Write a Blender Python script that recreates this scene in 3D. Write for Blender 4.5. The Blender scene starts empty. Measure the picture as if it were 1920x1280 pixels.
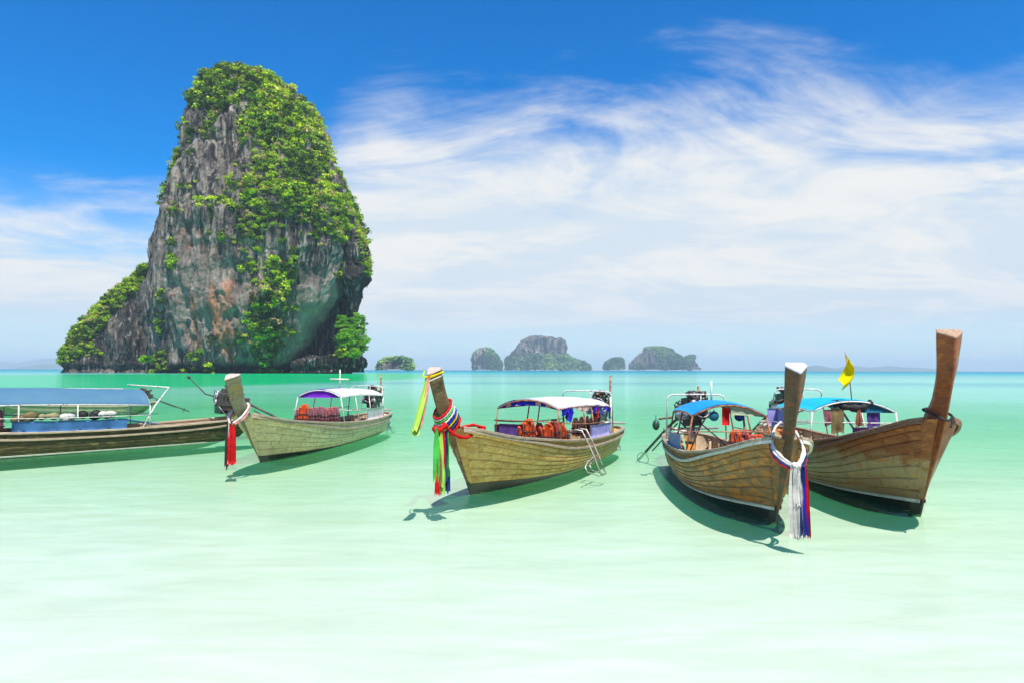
import bpy, math, random
import numpy as np
from mathutils import Vector, Matrix
R = math.radians
random.seed(7)
rng = np.random.default_rng(7)
scene = bpy.context.scene
col = scene.collection

# ------------------------------------------------------------------ camera
CAM_H, FPX, PITCH, ROLL = 2.35, 1300.0, math.atan(53/1300), R(0.15)
cd = bpy.data.cameras.new('camera')
cam = bpy.data.objects.new('camera', cd); col.objects.link(cam)
cd.sensor_width = 36; cd.lens = FPX/1920*36; cd.clip_start = 0.1; cd.clip_end = 80000
cam.location = (0, 0, CAM_H)
cam.rotation_euler = (Matrix.Rotation(PITCH+math.pi/2, 4, 'X') @ Matrix.Rotation(ROLL, 4, 'Z')).to_euler()
scene.camera = cam

# ------------------------------------------------------------------ sun, sky, exposure
SUN = Vector((0.15, -0.46, 1.0)).normalized()
sd = bpy.data.lights.new('sun', 'SUN'); sd.energy = 5.0; sd.angle = R(0.5); sd.color = (1.0, 0.96, 0.88)
so = bpy.data.objects.new('sun', sd); col.objects.link(so)
so.rotation_euler = SUN.to_track_quat('Z', 'Y').to_euler()
so.location = (30, -20, 60)
world = bpy.data.worlds.new('World'); scene.world = world; world.use_nodes = True
vs = scene.view_settings
vs.view_transform = 'Standard'; vs.look = 'None'; vs.gamma = 1; vs.use_curve_mapping = False; vs.exposure = 0.6
scene.cycles.use_denoising = True
scene.cycles.max_bounces = 8; scene.cycles.transparent_max_bounces = 12
scene.cycles.volume_bounces = 0
scene.cycles.caustics_reflective = False; scene.cycles.caustics_refractive = False

class NT:
    """small helper for writing node trees"""
    def __init__(s, tree): s.t = tree; s.n = tree.nodes; s.l = tree.links
    def node(s, kind, **kw):
        n = s.n.new(kind)
        for k, v in kw.items(): setattr(n, k, v)
        return n
    def put(s, sock, v):
        if isinstance(v, bpy.types.NodeSocket): s.l.new(v, sock)
        elif v is not None:
            if hasattr(sock, 'default_value') and hasattr(sock.default_value, '__len__') and not hasattr(v, '__len__'):
                v = (v,)*len(sock.default_value)
            if sock.type == 'RGBA' and len(v) == 3: v = (*v, 1)
            sock.default_value = v
    def math(s, op, a, b=None, c=None, clamp=False):
        n = s.node('ShaderNodeMath', operation=op, use_clamp=clamp)
        for i, v in enumerate((a, b, c)):
            if v is not None: s.put(n.inputs[i], v)
        return n.outputs[0]
    def vmath(s, op, a, b=None):
        n = s.node('ShaderNodeVectorMath', operation=op)
        s.put(n.inputs[0], a)
        if b is not None: s.put(n.inputs[1], b)
        return n.outputs[0]
    def mix(s, f, a, b, blend='MIX'):
        n = s.node('ShaderNodeMix', data_type='RGBA', blend_type=blend)
        s.put(n.inputs[0], f); s.put(n.inputs[6], a); s.put(n.inputs[7], b)
        return n.outputs[2]
    def noise(s, vec, scale, detail=3, rough=.5, dist=0.0, lac=2.0):
        n = s.node('ShaderNodeTexNoise')
        s.put(n.inputs['Vector'], vec); n.inputs['Scale'].default_value = scale
        n.inputs['Detail'].default_value = detail; n.inputs['Roughness'].default_value = rough
        n.inputs['Distortion'].default_value = dist; n.inputs['Lacunarity'].default_value = lac
        return n.outputs['Fac']
    def ramp(s, f, stops, interp='LINEAR'):
        n = s.node('ShaderNodeValToRGB'); n.color_ramp.interpolation = interp
        e = n.color_ramp.elements
        while len(e) < len(stops): e.new(0.5)
        for q, (p, c) in zip(e, stops):
            q.position = p; q.color = (*c, 1) if hasattr(c, '__len__') else (c, c, c, 1)
        s.put(n.inputs[0], f)
        return n.outputs[0]
    def smooth(s, v, a, b, oa=0.0, ob=1.0):
        n = s.node('ShaderNodeMapRange', interpolation_type='SMOOTHSTEP')
        for i, x in enumerate((v, a, b, oa, ob)): s.put(n.inputs[i], x)
        return n.outputs[0]
    def lin(s, v, a, b, oa=0.0, ob=1.0):
        n = s.node('ShaderNodeMapRange')
        for i, x in enumerate((v, a, b, oa, ob)): s.put(n.inputs[i], x)
        return n.outputs[0]
    def bump(s, h, strength=.5, dist=.02, normal=None):
        n = s.node('ShaderNodeBump'); n.inputs['Strength'].default_value = strength; n.inputs['Distance'].default_value = dist
        s.put(n.inputs['Height'], h)
        if normal is not None: s.put(n.inputs['Normal'], normal)
        return n.outputs[0]

def build_world():
    t = NT(world.node_tree); t.n.clear()
    sky = t.node('ShaderNodeTexSky', sky_type='NISHITA', sun_disc=False)
    sky.sun_elevation = math.asin(SUN.z); sky.sun_rotation = math.atan2(SUN.x, SUN.y)
    sky.air_density = 1.0; sky.dust_density = 0.3; sky.ozone_density = 4.0; sky.altitude = 0
    hs = t.node('ShaderNodeHueSaturation'); hs.inputs['Saturation'].default_value = 1.6; hs.inputs['Value'].default_value = 1.0
    t.l.new(sky.outputs[0], hs.inputs['Color'])
    blue = t.mix(1.0, hs.outputs[0], SKY_TINT, 'MULTIPLY')
    g = t.node('ShaderNodeTexCoord').outputs['Generated']
    sep = t.node('ShaderNodeSeparateXYZ'); t.l.new(g, sep.inputs[0])
    x, y, z = sep.outputs
    zz = t.math('MAXIMUM', z, 0.0)
    den = t.math('ADD', zz, 0.17)
    comb = t.node('ShaderNodeCombineXYZ')
    t.put(comb.inputs[0], t.math('DIVIDE', x, den)); t.put(comb.inputs[1], t.math('DIVIDE', y, den)); comb.inputs[2].default_value = 3.1
    p = comb.outputs[0]
    warp = t.noise(p, 0.35, 3, .55)
    rot = t.node('ShaderNodeMapping'); rot.inputs['Rotation'].default_value = (0, 0, R(-24)); rot.inputs['Scale'].default_value = (0.95, 1.55, 1)
    t.l.new(p, rot.inputs[0])
    wisps = t.noise(rot.outputs[0], 1.25, 8, .60, 0.9)
    fine = t.noise(rot.outputs[0], 4.5, 6, .62, 0.7)
    w = t.math('ADD', t.math('MULTIPLY', wisps, 0.80), t.math('MULTIPLY', fine, 0.20))
    az = t.math('ARCTAN2', x, y)                       # 0 straight ahead, + to the right
    # the bank of high cloud: its upper edge stands higher to the right of the rock
    top = t.smooth(az, R(-24), R(-9), 0.205, 0.360)
    top = t.math('ADD', top, t.smooth(az, R(14), R(38), 0.0, -0.045))
    top = t.math('ADD', top, t.math('MULTIPLY', t.math('SUBTRACT', warp, .5), 0.10))
    depth = t.math('SUBTRACT', top, z)                 # > 0 below the edge
    bias = t.lin(depth, -0.09, 0.17, -0.27, 0.42)
    m = t.smooth(t.math('ADD', w, bias), 0.33, 0.76)
    low = t.smooth(z, 0.020, 0.085, 0.10, 1.0)          # the bank ends above the sea horizon
    m = t.math('MULTIPLY', m, low)
    # small fair-weather puffs far off, low over the sea
    c2 = t.node('ShaderNodeCombineXYZ'); t.put(c2.inputs[0], t.math('MULTIPLY', az, 16.0)); t.put(c2.inputs[1], t.math('MULTIPLY', z, 60.0)); c2.inputs[2].default_value = 9.0
    pf = t.noise(c2.outputs[0], 1.0, 6, .6, .3)
    band = t.math('MULTIPLY', t.smooth(z, 0.012, 0.022), t.smooth(z, 0.026, 0.052, 1.0, 0.0))
    puff = t.math('MULTIPLY', t.smooth(pf, 0.50, 0.66), t.math('MULTIPLY', band, .6))
    # thin milky air near the horizon
    milk = t.smooth(z, 0.0, 0.26, 0.85, 0.0)
    base = t.mix(milk, blue, (5.3, 5.7, 6.3))
    cloudcol = t.mix(t.smooth(z, 0.05, 0.15), (5.3, 5.6, 6.0), (6.05, 6.05, 5.95))
    cloudcol = t.mix(t.smooth(w, .40, .60, .8, 0), cloudcol, (4.3, 5.1, 5.9))
    c = t.mix(m, base, cloudcol)
    c = t.mix(puff, c, (6.0, 6.0, 6.1))
    bg = t.node('ShaderNodeBackground'); t.l.new(c, bg.inputs[0]); bg.inputs[1].default_value = 0.10
    out = t.node('ShaderNodeOutputWorld'); t.l.new(bg.outputs[0], out.inputs[0])
SKY_TINT = (0.0, 1.06, 1.20)
build_world()

# ------------------------------------------------------------------ geometry helpers
_f = np.array([0, math.cos(PITCH), math.sin(PITCH)]); _r = np.array([1., 0, 0]); _u = np.cross(_r, _f)
_r2 = _r*math.cos(ROLL)+_u*math.sin(ROLL); _u2 = _u*math.cos(ROLL)-_r*math.sin(ROLL)
def at(px, py, Y):
    """world point at depth Y (m) of a point measured in the photograph"""
    d = _f+_r2*(px-960)/FPX-_u2*(py-640)/FPX
    k = Y/d[1]
    return np.array([0, 0, CAM_H])+d*k

def hash3(i, j, k, seed):
    n = (i*73856093) ^ (j*19349663) ^ (k*83492791) ^ (seed*2654435761 & 0x7fffffff)
    n = (n ^ (n >> 13))*1274126177 & 0x7fffffff
    n = (n ^ (n >> 16))*668265263 & 0x7fffffff
    return (n & 0xffff)/65535.0
def vnoise(p, seed=0):
    p = np.asarray(p, float); i = np.floor(p).astype(np.int64); f = p-i
    f = f*f*f*(f*(f*6-15)+10)
    r = 0
    for a in (0, 1):
        for b in (0, 1):
            for c in (0, 1):
                w = (f[..., 0] if a else 1-f[..., 0])*(f[..., 1] if b else 1-f[..., 1])*(f[..., 2] if c else 1-f[..., 2])
                r = r+w*hash3(i[..., 0]+a, i[..., 1]+b, i[..., 2]+c, seed)
    return r*2-1
def fbm(p, oct=4, seed=0, gain=.5):
    p = np.asarray(p, float); s = 0; a = 1; t = 0
    for o in range(oct):
        s = s+a*vnoise(p*2**o+o*17.3, seed+o); t += a; a *= gain
    return s/t

def link(name, me, mat=None, parent=None, smooth=False):
    o = bpy.data.objects.new(name, me); col.objects.link(o)
    if mat is not None and len(me.materials) == 0: me.materials.append(mat)
    if parent is not None: o.parent = parent
    if smooth: me.polygons.foreach_set('use_smooth', [True]*len(me.polygons))
    return o
def mesh_np(name, V, F, mat=None, parent=None, smooth=False):
    """V (n,3) array, F (m,k) index array, all faces with k corners"""
    V = np.ascontiguousarray(V, dtype=np.float32); F = np.ascontiguousarray(F, dtype=np.int32)
    me = bpy.data.meshes.new(name); m, k = F.shape
    me.vertices.add(len(V)); me.vertices.foreach_set('co', V.ravel())
    me.loops.add(m*k); me.loops.foreach_set('vertex_index', F.ravel())
    me.polygons.add(m); me.polygons.foreach_set('loop_start', np.arange(0, m*k, k, dtype=np.int32))
    if smooth: me.polygons.foreach_set('use_smooth', np.ones(m, dtype=bool))
    me.update(calc_edges=True)
    if mat: me.materials.append(mat)
    return link(name, me, None, parent)
def grid_faces(nu, nv, wrap_u=False):
    a = np.arange(nu*nv).reshape(nu, nv)
    if wrap_u: a = np.vstack([a, a[:1]])
    return np.stack([a[:-1, :-1], a[1:, :-1], a[1:, 1:], a[:-1, 1:]], -1).reshape(-1, 4)

class MB:
    """collects tubes, boxes and sheets, linked as one mesh object"""
    def __init__(s): s.v = []; s.f = []
    def add(s, V, F):
        n = len(s.v); s.v += [tuple(map(float, q)) for q in V]; s.f += [tuple(int(i)+n for i in q) for q in F]; return s
    def box(s, c, size, rot=None, taper=1.0):
        hx, hy, hz = size[0]/2, size[1]/2, size[2]/2
        P = [Vector((x*hx*(taper if z > 0 else 1), y*hy*(taper if z > 0 else 1), z*hz)) for z in (-1, 1) for x, y in ((-1, -1), (1, -1), (1, 1), (-1, 1))]
        if rot is not None: P = [rot @ q for q in P]
        return s.add([q+Vector(c) for q in P], [(0, 3, 2, 1), (4, 5, 6, 7), (0, 1, 5, 4), (1, 2, 6, 5), (2, 3, 7, 6), (3, 0, 4, 7)])
    def tube(s, pts, r, seg=6, cap=True):
        pts = [Vector(p) for p in pts]; n = len(pts)
        rr = r if hasattr(r, '__len__') else [r]*n
        V = []; up = None
        for i, p in enumerate(pts):
            d = (pts[min(i+1, n-1)]-pts[max(i-1, 0)])
            d = d.normalized() if d.length > 1e-9 else Vector((0, 0, 1))
            if up is None: up = Vector((0, 0, 1)) if abs(d.z) < .9 else Vector((1, 0, 0))
            a = d.cross(up).normalized(); b = a.cross(d).normalized(); up = b
            for k in range(seg):
                t = 2*math.pi*k/seg
                V.append(p+(a*math.cos(t)+b*math.sin(t))*rr[i])
        F = [(i*seg+k, i*seg+(k+1) % seg, (i+1)*seg+(k+1) % seg, (i+1)*seg+k) for i in range(n-1) for k in range(seg)]
        if cap: F += [tuple(range(seg))[::-1], tuple((n-1)*seg+k for k in range(seg))]
        return s.add(V, F)
    def ring(s, c, axis, R0, r, seg=20, ts=6):
        q = Vector((0, 0, 1)).rotation_difference(Vector(axis)); c = Vector(c)
        V = []
        for i in range(seg):
            a = 2*math.pi*i/seg
            for k in range(ts):
                b = 2*math.pi*k/ts
                V.append(c+q @ Vector(((R0+r*math.cos(b))*math.cos(a), (R0+r*math.cos(b))*math.sin(a), r*math.sin(b))))
        F = [(i*ts+k, ((i+1) % seg)*ts+k, ((i+1) % seg)*ts+(k+1) % ts, i*ts+(k+1) % ts) for i in range(seg) for k in range(ts)]
        return s.add(V, F)
    def cyl(s, c, axis, r, h, seg=12):
        a = Vector(axis).normalized()*h/2; c = Vector(c)
        return s.tube([c-a, c+a], r, seg)
    def ball(s, c, r, seg=8):
        c = Vector(c); r = r if hasattr(r, '__len__') else (r, r, r)
        V = [c+Vector((r[0]*math.sin(math.pi*(i+.5)/seg)*math.cos(2*math.pi*j/seg), r[1]*math.sin(math.pi*(i+.5)/seg)*math.sin(2*math.pi*j/seg), r[2]*math.cos(math.pi*(i+.5)/seg))) for i in range(seg) for j in range(seg)]
        F = [(i*seg+j, i*seg+(j+1) % seg, (i+1)*seg+(j+1) % seg, (i+1)*seg+j) for i in range(seg-1) for j in range(seg)]
        F += [tuple(range(seg))[::-1], tuple((seg-1)*seg+k for k in range(seg))]
        return s.add(V, F)
    def sheet(s, G, thick=0.0):
        """G: rows of points; thickness adds a back face along the sheet's normal"""
        G = np.asarray(G, float); nu, nv = G.shape[:2]
        F = grid_faces(nu, nv)
        if thick:
            du = np.gradient(G, axis=0); dv = np.gradient(G, axis=1); N = np.cross(du, dv)
            N /= np.maximum(np.linalg.norm(N, axis=2, keepdims=True), 1e-9)
            V = np.concatenate([(G+N*thick/2).reshape(-1, 3), (G-N*thick/2).reshape(-1, 3)]); m = nu*nv
            e = list(range(nv))+[i*nv+nv-1 for i in range(1, nu)]+[(nu-1)*nv+j for j in range(nv-2, -1, -1)]+[i*nv for i in range(nu-2, 0, -1)]
            FF = [tuple(q) for q in F]+[tuple(q[::-1]+m) for q in F]+[(e[i], e[i]+m, e[(i+1) % len(e)]+m, e[(i+1) % len(e)]) for i in range(len(e))]
            return s.add(V, FF)
        return s.add(G.reshape(-1, 3), F)
    def mesh(s, name, mat):
        me = bpy.data.meshes.new(name); me.from_pydata(s.v, [], s.f); me.update(); me.materials.append(mat); return me
    def build(s, name, mat, parent=None, smooth=False):
        return link(name, s.mesh(name, mat), None, parent, smooth)

def thing(name, label, cat, loc=(0, 0, 0), group=None, rotz=0.0):
    o = bpy.data.objects.new(name, None); col.objects.link(o); o.location = loc; o.rotation_euler = (0, 0, rotz)
    o.empty_display_size = .2
    return tag(o, label, cat, group)
def tag(o, label=None, cat=None, group=None, kind=None):
    if label: o['label'] = label
    if cat: o['category'] = cat
    if group: o['group'] = group
    if kind: o['kind'] = kind
    return o
def copy_tree(o, parent=None):
    c = o.copy(); col.objects.link(c); c.parent = parent
    for ch in list(o.children): copy_tree(ch, c)
    return c

# ------------------------------------------------------------------ materials
def new_mat(name):
    m = bpy.data.materials.new(name); m.use_nodes = True; t = NT(m.node_tree); t.n.clear()
    out = t.node('ShaderNodeOutputMaterial'); return m, t, out
def principled(t, out, color, rough=.6, spec=.4, metal=0.0, normal=None, sub=None):
    b = t.node('ShaderNodeBsdfPrincipled'); t.put(b.inputs['Base Color'], color); t.put(b.inputs['Roughness'], rough)
    b.inputs['Specular IOR Level'].default_value = spec; b.inputs['Metallic'].default_value = metal
    if normal is not None: t.put(b.inputs['Normal'], normal)
    t.l.new(b.outputs[0], out.inputs[0]); return b
def objcoord(t): return t.node('ShaderNodeTexCoord').outputs['Object']
def mapped(t, vec, scale=(1, 1, 1), loc=(0, 0, 0), rot=(0, 0, 0)):
    n = t.node('ShaderNodeMapping'); n.inputs['Scale'].default_value = scale; n.inputs['Location'].default_value = loc; n.inputs['Rotation'].default_value = rot
    t.put(n.inputs[0], vec); return n.outputs[0]

def wood(name, dark, mid, light, patch=None, patch_amount=.5, rough=.6, seed=0.0, streak=.5, zlow=None, low=None, varnish=.35):
    """weathered boat planking; patch = a second colour in blotches; low = colour of the lower strakes below height zlow"""
    m, t, out = new_mat(name); p = objcoord(t)
    rnd = t.node('ShaderNodeObjectInfo').outputs['Random']
    off = t.node('ShaderNodeCombineXYZ'); t.put(off.inputs[0], t.math('MULTIPLY', rnd, 37.0)); off.inputs[2].default_value = seed
    pp = t.vmath('ADD', p, off.outputs[0])
    grain = t.noise(mapped(t, pp, (1.6, 10, 26)), 2.4, 6, .62, .5)
    blot = t.noise(mapped(t, p, (1, 2, 2), (seed, 0, 0)), 2.0, 5, .62, .3)
    fine = t.noise(mapped(t, pp, (3, 30, 60)), 3.0, 3, .6)
    c = t.ramp(grain, [(.28, dark), (.52, mid), (.74, light)])
    if low is not None:
        sz = t.node('ShaderNodeSeparateXYZ'); t.l.new(p, sz.inputs[0])
        zz = t.math('ADD', sz.outputs[2], t.math('MULTIPLY', t.math('SUBTRACT', blot, .5), .7))
        zz = t.math('ADD', zz, t.math('MULTIPLY', sz.outputs[0], -0.04))
        c = t.mix(t.smooth(zz, zlow-.16, zlow+.16, .85, 0), c, t.ramp(grain, [(.25, tuple(q*.55 for q in low)), (.6, low), (.8, tuple(q*1.25 for q in low))]))
    if patch is not None:
        pn = t.noise(mapped(t, pp, (1.2, 3, 5)), 1.6, 4, .6, .3)
        c = t.mix(t.smooth(pn, .66-.3*patch_amount, .80-.3*patch_amount, 0, .8), c, patch)
    c = t.mix(t.smooth(rnd, 0, 1, .0, .34), c, tuple(q*.45 for q in mid))
    run = t.noise(mapped(t, p, (9, 9, .9)), 1.3, 4, .6)       # rain streaks running down the side
    c = t.mix(t.smooth(run, .56, .74, 0, streak), c, tuple(q*.35 for q in dark))
    c = t.mix(t.smooth(blot, .55, .75, 0, .45), c, tuple(q*.6 for q in dark))
    c = t.mix(t.smooth(fine, .62, .8, 0, .4), c, tuple(min(1, q*1.3) for q in light))
    vo = t.node('ShaderNodeTexVoronoi', feature='F1'); vo.inputs['Scale'].default_value = 3.6; t.put(vo.inputs['Vector'], p)
    c = t.mix(t.smooth(vo.outputs['Distance'], .04, .12, .62, 0), c, tuple(q*.5 for q in dark))      # nail heads and the stains round them
    h = t.math('ADD', t.math('MULTIPLY', grain, .6), t.math('MULTIPLY', fine, .4))
    principled(t, out, c, t.lin(blot, .3, .7, rough-.12, rough+.15), varnish, 0, t.bump(h, .5, .006))
    return m
def cloth(name, c, c2=None, scale=6, trans=.25, rough=.8, stripes=None):
    m, t, out = new_mat(name); p = objcoord(t)
    n = t.noise(p, scale, 4, .6)
    cc = t.mix(t.smooth(n, .4, .68, 0, .75), c, c2 if c2 else tuple(q*.72 for q in c))
    if stripes:
        w = t.node('ShaderNodeTexWave', wave_type='BANDS', bands_direction='Y'); w.inputs['Scale'].default_value = stripes[1]; w.inputs['Distortion'].default_value = 1.0
        t.put(w.inputs['Vector'], p); cc = t.mix(t.smooth(w.outputs['Fac'], .45, .6), cc, stripes[0])
    d = t.node('ShaderNodeBsdfPrincipled'); t.put(d.inputs['Base Color'], cc); d.inputs['Roughness'].default_value = rough; d.inputs['Specular IOR Level'].default_value = .2
    t.put(d.inputs['Normal'], t.bump(t.noise(p, scale*5, 3, .6), .35, .01))
    tr = t.node('ShaderNodeBsdfTranslucent'); t.put(tr.inputs[0], cc)
    mx = t.node('ShaderNodeMixShader'); mx.inputs[0].default_value = trans
    t.l.new(d.outputs[0], mx.inputs[1]); t.l.new(tr.outputs[0], mx.inputs[2]); t.l.new(mx.outputs[0], out.inputs[0])
    return m
def paint(name, c, rough=.5, metal=0.0, rust=0.0, spec=.4, wear=None):
    m, t, out = new_mat(name); p = objcoord(t)
    n = t.noise(p, 7, 5, .65)
    cc = t.mix(t.smooth(n, .45, .7, 0, .6), c, wear if wear else tuple(q*.6 for q in c))
    if rust: cc = t.mix(t.smooth(t.noise(p, 11, 5, .7), .62-.3*rust, .72-.3*rust), cc, (.16, .055, .02))
    principled(t, out, cc, t.lin(n, .3, .7, rough-.1, min(1, rough+.2)), spec, metal, t.bump(n, .3, .004))
    return m

M = {}
M['wood_c'] = wood('khaki_planks', (.30, .165, .045), (.74, .45, .13), (.94, .67, .28), (.55, .25, .045), .55, seed=1, streak=.45)
M['wood_2'] = wood('cream_planks', (.36, .25, .12), (.84, .62, .34), (.94, .78, .50), (.40, .28, .11), .35, seed=2, streak=.7)
M['wood_4'] = wood('brown_planks', (.11, .055, .015), (.26, .135, .035), (.42, .25, .09), (.66, .22, .015), .62, seed=3, streak=.3, varnish=.5, rough=.5)
M['wood_5'] = wood('red_brown_planks', (.12, .028, .005), (.29, .074, .012), (.43, .135, .025), (.50, .18, .03), .35, seed=4, streak=.3, zlow=.88, low=(.46, .34, .15), varnish=.5, rough=.48)
M['wood_1'] = wood('dark_planks', (.035, .03, .012), (.085, .065, .026), (.17, .12, .05), (.30, .22, .08), .42, seed=5, streak=.5)
M['wood_0'] = wood('grey_green_planks', (.16, .15, .08), (.33, .34, .2), (.5, .5, .36), seed=6)
M['stem_c'] = wood('grey_brown_stem', (.075, .045, .02), (.20, .125, .055), (.40, .28, .14), (.40, .25, .09), .3, seed=7)
M['stem_2'] = wood('grey_green_stem', (.12, .11, .055), (.26, .24, .13), (.38, .35, .2), (.42, .25, .05), .45, seed=8)
M['stem_4'] = wood('brown_stem', (.05, .024, .010), (.115, .060, .024), (.19, .105, .045), (.36, .06, .012), .55, seed=9, varnish=.5, rough=.45)
M['stem_5'] = wood('varnished_stem', (.12, .023, .004), (.31, .070, .009), (.48, .135, .018), (.52, .15, .01), .45, seed=10, varnish=.6, rough=.4)
M['endgrain'] = wood('pale_end_grain', (.36, .26, .2), (.55, .42, .35), (.68, .56, .48), seed=11, streak=.2)
M['endgrain4'] = wood('grey_end_grain', (.34, .33, .36), (.52, .5, .55), (.66, .64, .68), seed=12, streak=.2)
M['endgrain5'] = wood('tan_end_grain', (.20, .12, .07), (.42, .27, .17), (.56, .40, .28), seed=18, streak=.2)
M['rail'] = wood('weathered_rail', (.20, .15, .09), (.40, .31, .21), (.62, .52, .40), seed=13, streak=.25)
M['rail_red'] = wood('brown_rail', (.12, .055, .03), (.26, .13, .07), (.44, .27, .16), seed=14, streak=.25)
M['inner'] = wood('inside_boards', (.24, .15, .08), (.50, .36, .22), (.68, .54, .38), seed=15, streak=.35)
M['deck'] = wood('pale_deck', (.42, .33, .2), (.66, .55, .38), (.78, .69, .52), seed=16, streak=.15)
M['wet'] = paint('wet_bottom_paint', (.022, .026, .014), .35, spec=.5, wear=(.05, .055, .025))
M['whiteline'] = paint('whitish_line', (.62, .62, .52), .6, wear=(.35, .34, .22))
M['pipe'] = paint('worn_white_pipe', (.62, .6, .56), .45, rust=.22)
M['pipe_dark'] = paint('dark_pipe', (.05, .05, .055), .4, rust=.3)
M['pipe_rust'] = paint('rusty_pipe', (.33, .14, .07), .6, rust=.5, wear=(.5, .33, .22))
M['steel'] = paint('steel', (.50, .46, .42), .4, metal=.4, rust=.30)
M['black'] = paint('black_rubber', (.018, .018, .02), .5)
M['engine'] = paint('oily_engine', (.035, .032, .03), .4, rust=.35, spec=.6)
M['alu'] = paint('cast_aluminium', (.45, .45, .46), .4, metal=.5)
M['orange'] = cloth('orange_foam', (.60, .085, .02), (.30, .04, .015), 9, .05)
M['redorange'] = cloth('faded_red_foam', (.5, .09, .06), (.24, .04, .04), 9, .05)
M['pinkorange'] = cloth('pink_foam', (.8, .36, .24), (.7, .2, .1), 9, .05)
M['maroon'] = cloth('maroon_foam', (.22, .06, .075), (.34, .2, .22), 9, .05)
M['yellowgreen'] = cloth('yellow_green_foam', (.5, .6, .08), (.05, .07, .02), 22, .05)
M['strap'] = paint('black_webbing', (.015, .015, .018), .7)
M['white_sheet'] = cloth('white_sheet', (.80, .80, .82), (.66, .66, .72), 3, .40, .5)
M['white_cloth'] = cloth('white_ribbon', (.78, .75, .70), (.62, .56, .52), 12, .3)
M['blue_sheet'] = cloth('bright_blue_sheet', (.0, .30, .78), (.0, .26, .68), 2, .15, .5)
M['turq_sheet'] = cloth('turquoise_sheet', (.0, .48, .66), (.0, .4, .58), 2, .15, .5)
M['steel_sheet'] = cloth('steel_blue_sheet', (.075, .17, .25), (.06, .15, .23), 1.2, .05, .6)
M['steel_panel'] = cloth('blue_side_cloth', (.05, .15, .32), (.035, .09, .22), 3, .1, .6)
M['lin_purple'] = cloth('purple_lining', (.34, .05, .75), (.24, .03, .60), 3, .6, .6)
M['lin_stripe'] = cloth('striped_lining', (.72, .52, .46), (.6, .4, .36), 3, .45, .6, stripes=((.06, .04, .5), 1.3))
M['lin_green'] = cloth('pale_green_lining', (.40, .48, .32), (.34, .38, .26), 3, .35)
M['lin_teal'] = cloth('dark_teal_lining', (.02, .15, .24), (.015, .10, .18), 3, .35)
M['purple'] = cloth('purple_cloth', (.09, .045, .20), (.12, .07, .25), 5, .2)
M['lavender'] = cloth('lavender_cloth', (.32, .28, .62), (.45, .42, .72), 5, .15)
M['blueviolet'] = cloth('blue_violet_cloth', (.04, .03, .62), (.02, .02, .35), 5, .35)
M['pinkpanel'] = cloth('pink_white_sheet', (.68, .60, .62), (.62, .30, .34), 4, .1, .35)
M['bluegrey'] = cloth('blue_grey_board', (.20, .24, .42), (.34, .42, .55), 5, .05)
M['navy'] = cloth('navy_cloth', (.015, .03, .14), (.02, .06, .22), 7, .25)
M['red'] = cloth('red_cloth', (.68, .012, .012), (.42, .008, .012), 7, .25)
M['green'] = cloth('bright_green_cloth', (.10, .62, .09), (.06, .45, .06), 7, .35)
M['lime'] = cloth('lime_cloth', (.48, .72, .10), (.55, .72, .22), 7, .35)
M['yellow'] = cloth('yellow_cloth', (.92, .80, .0), (.88, .70, .0), 7, .5)
M['pink'] = cloth('pink_cloth', (.80, .38, .36), (.72, .14, .12), 7, .3)
M['teal'] = cloth('teal_cloth', (.02, .17, .26), (.03, .11, .2), 7, .3)
M['khaki'] = cloth('khaki_garment', (.20, .15, .06), (.10, .07, .04), 9, .1)
M['brownprint'] = cloth('brown_print_garment', (.22, .07, .04), (.38, .24, .14), 24, .1)
M['grey_cloth'] = cloth('grey_white_cloth', (.60, .59, .55), (.36, .35, .33), 9, .1)
M['olive'] = cloth('olive_bundle', (.30, .27, .14), (.2, .17, .1), 9, .1)
M['plastic_green'] = paint('green_plastic', (.01, .18, .07), .35)
M['plastic_orange'] = paint('orange_plastic', (.75, .22, .03), .35)
M['buoy'] = paint('dark_green_float', (.02, .07, .045), .4)

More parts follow.
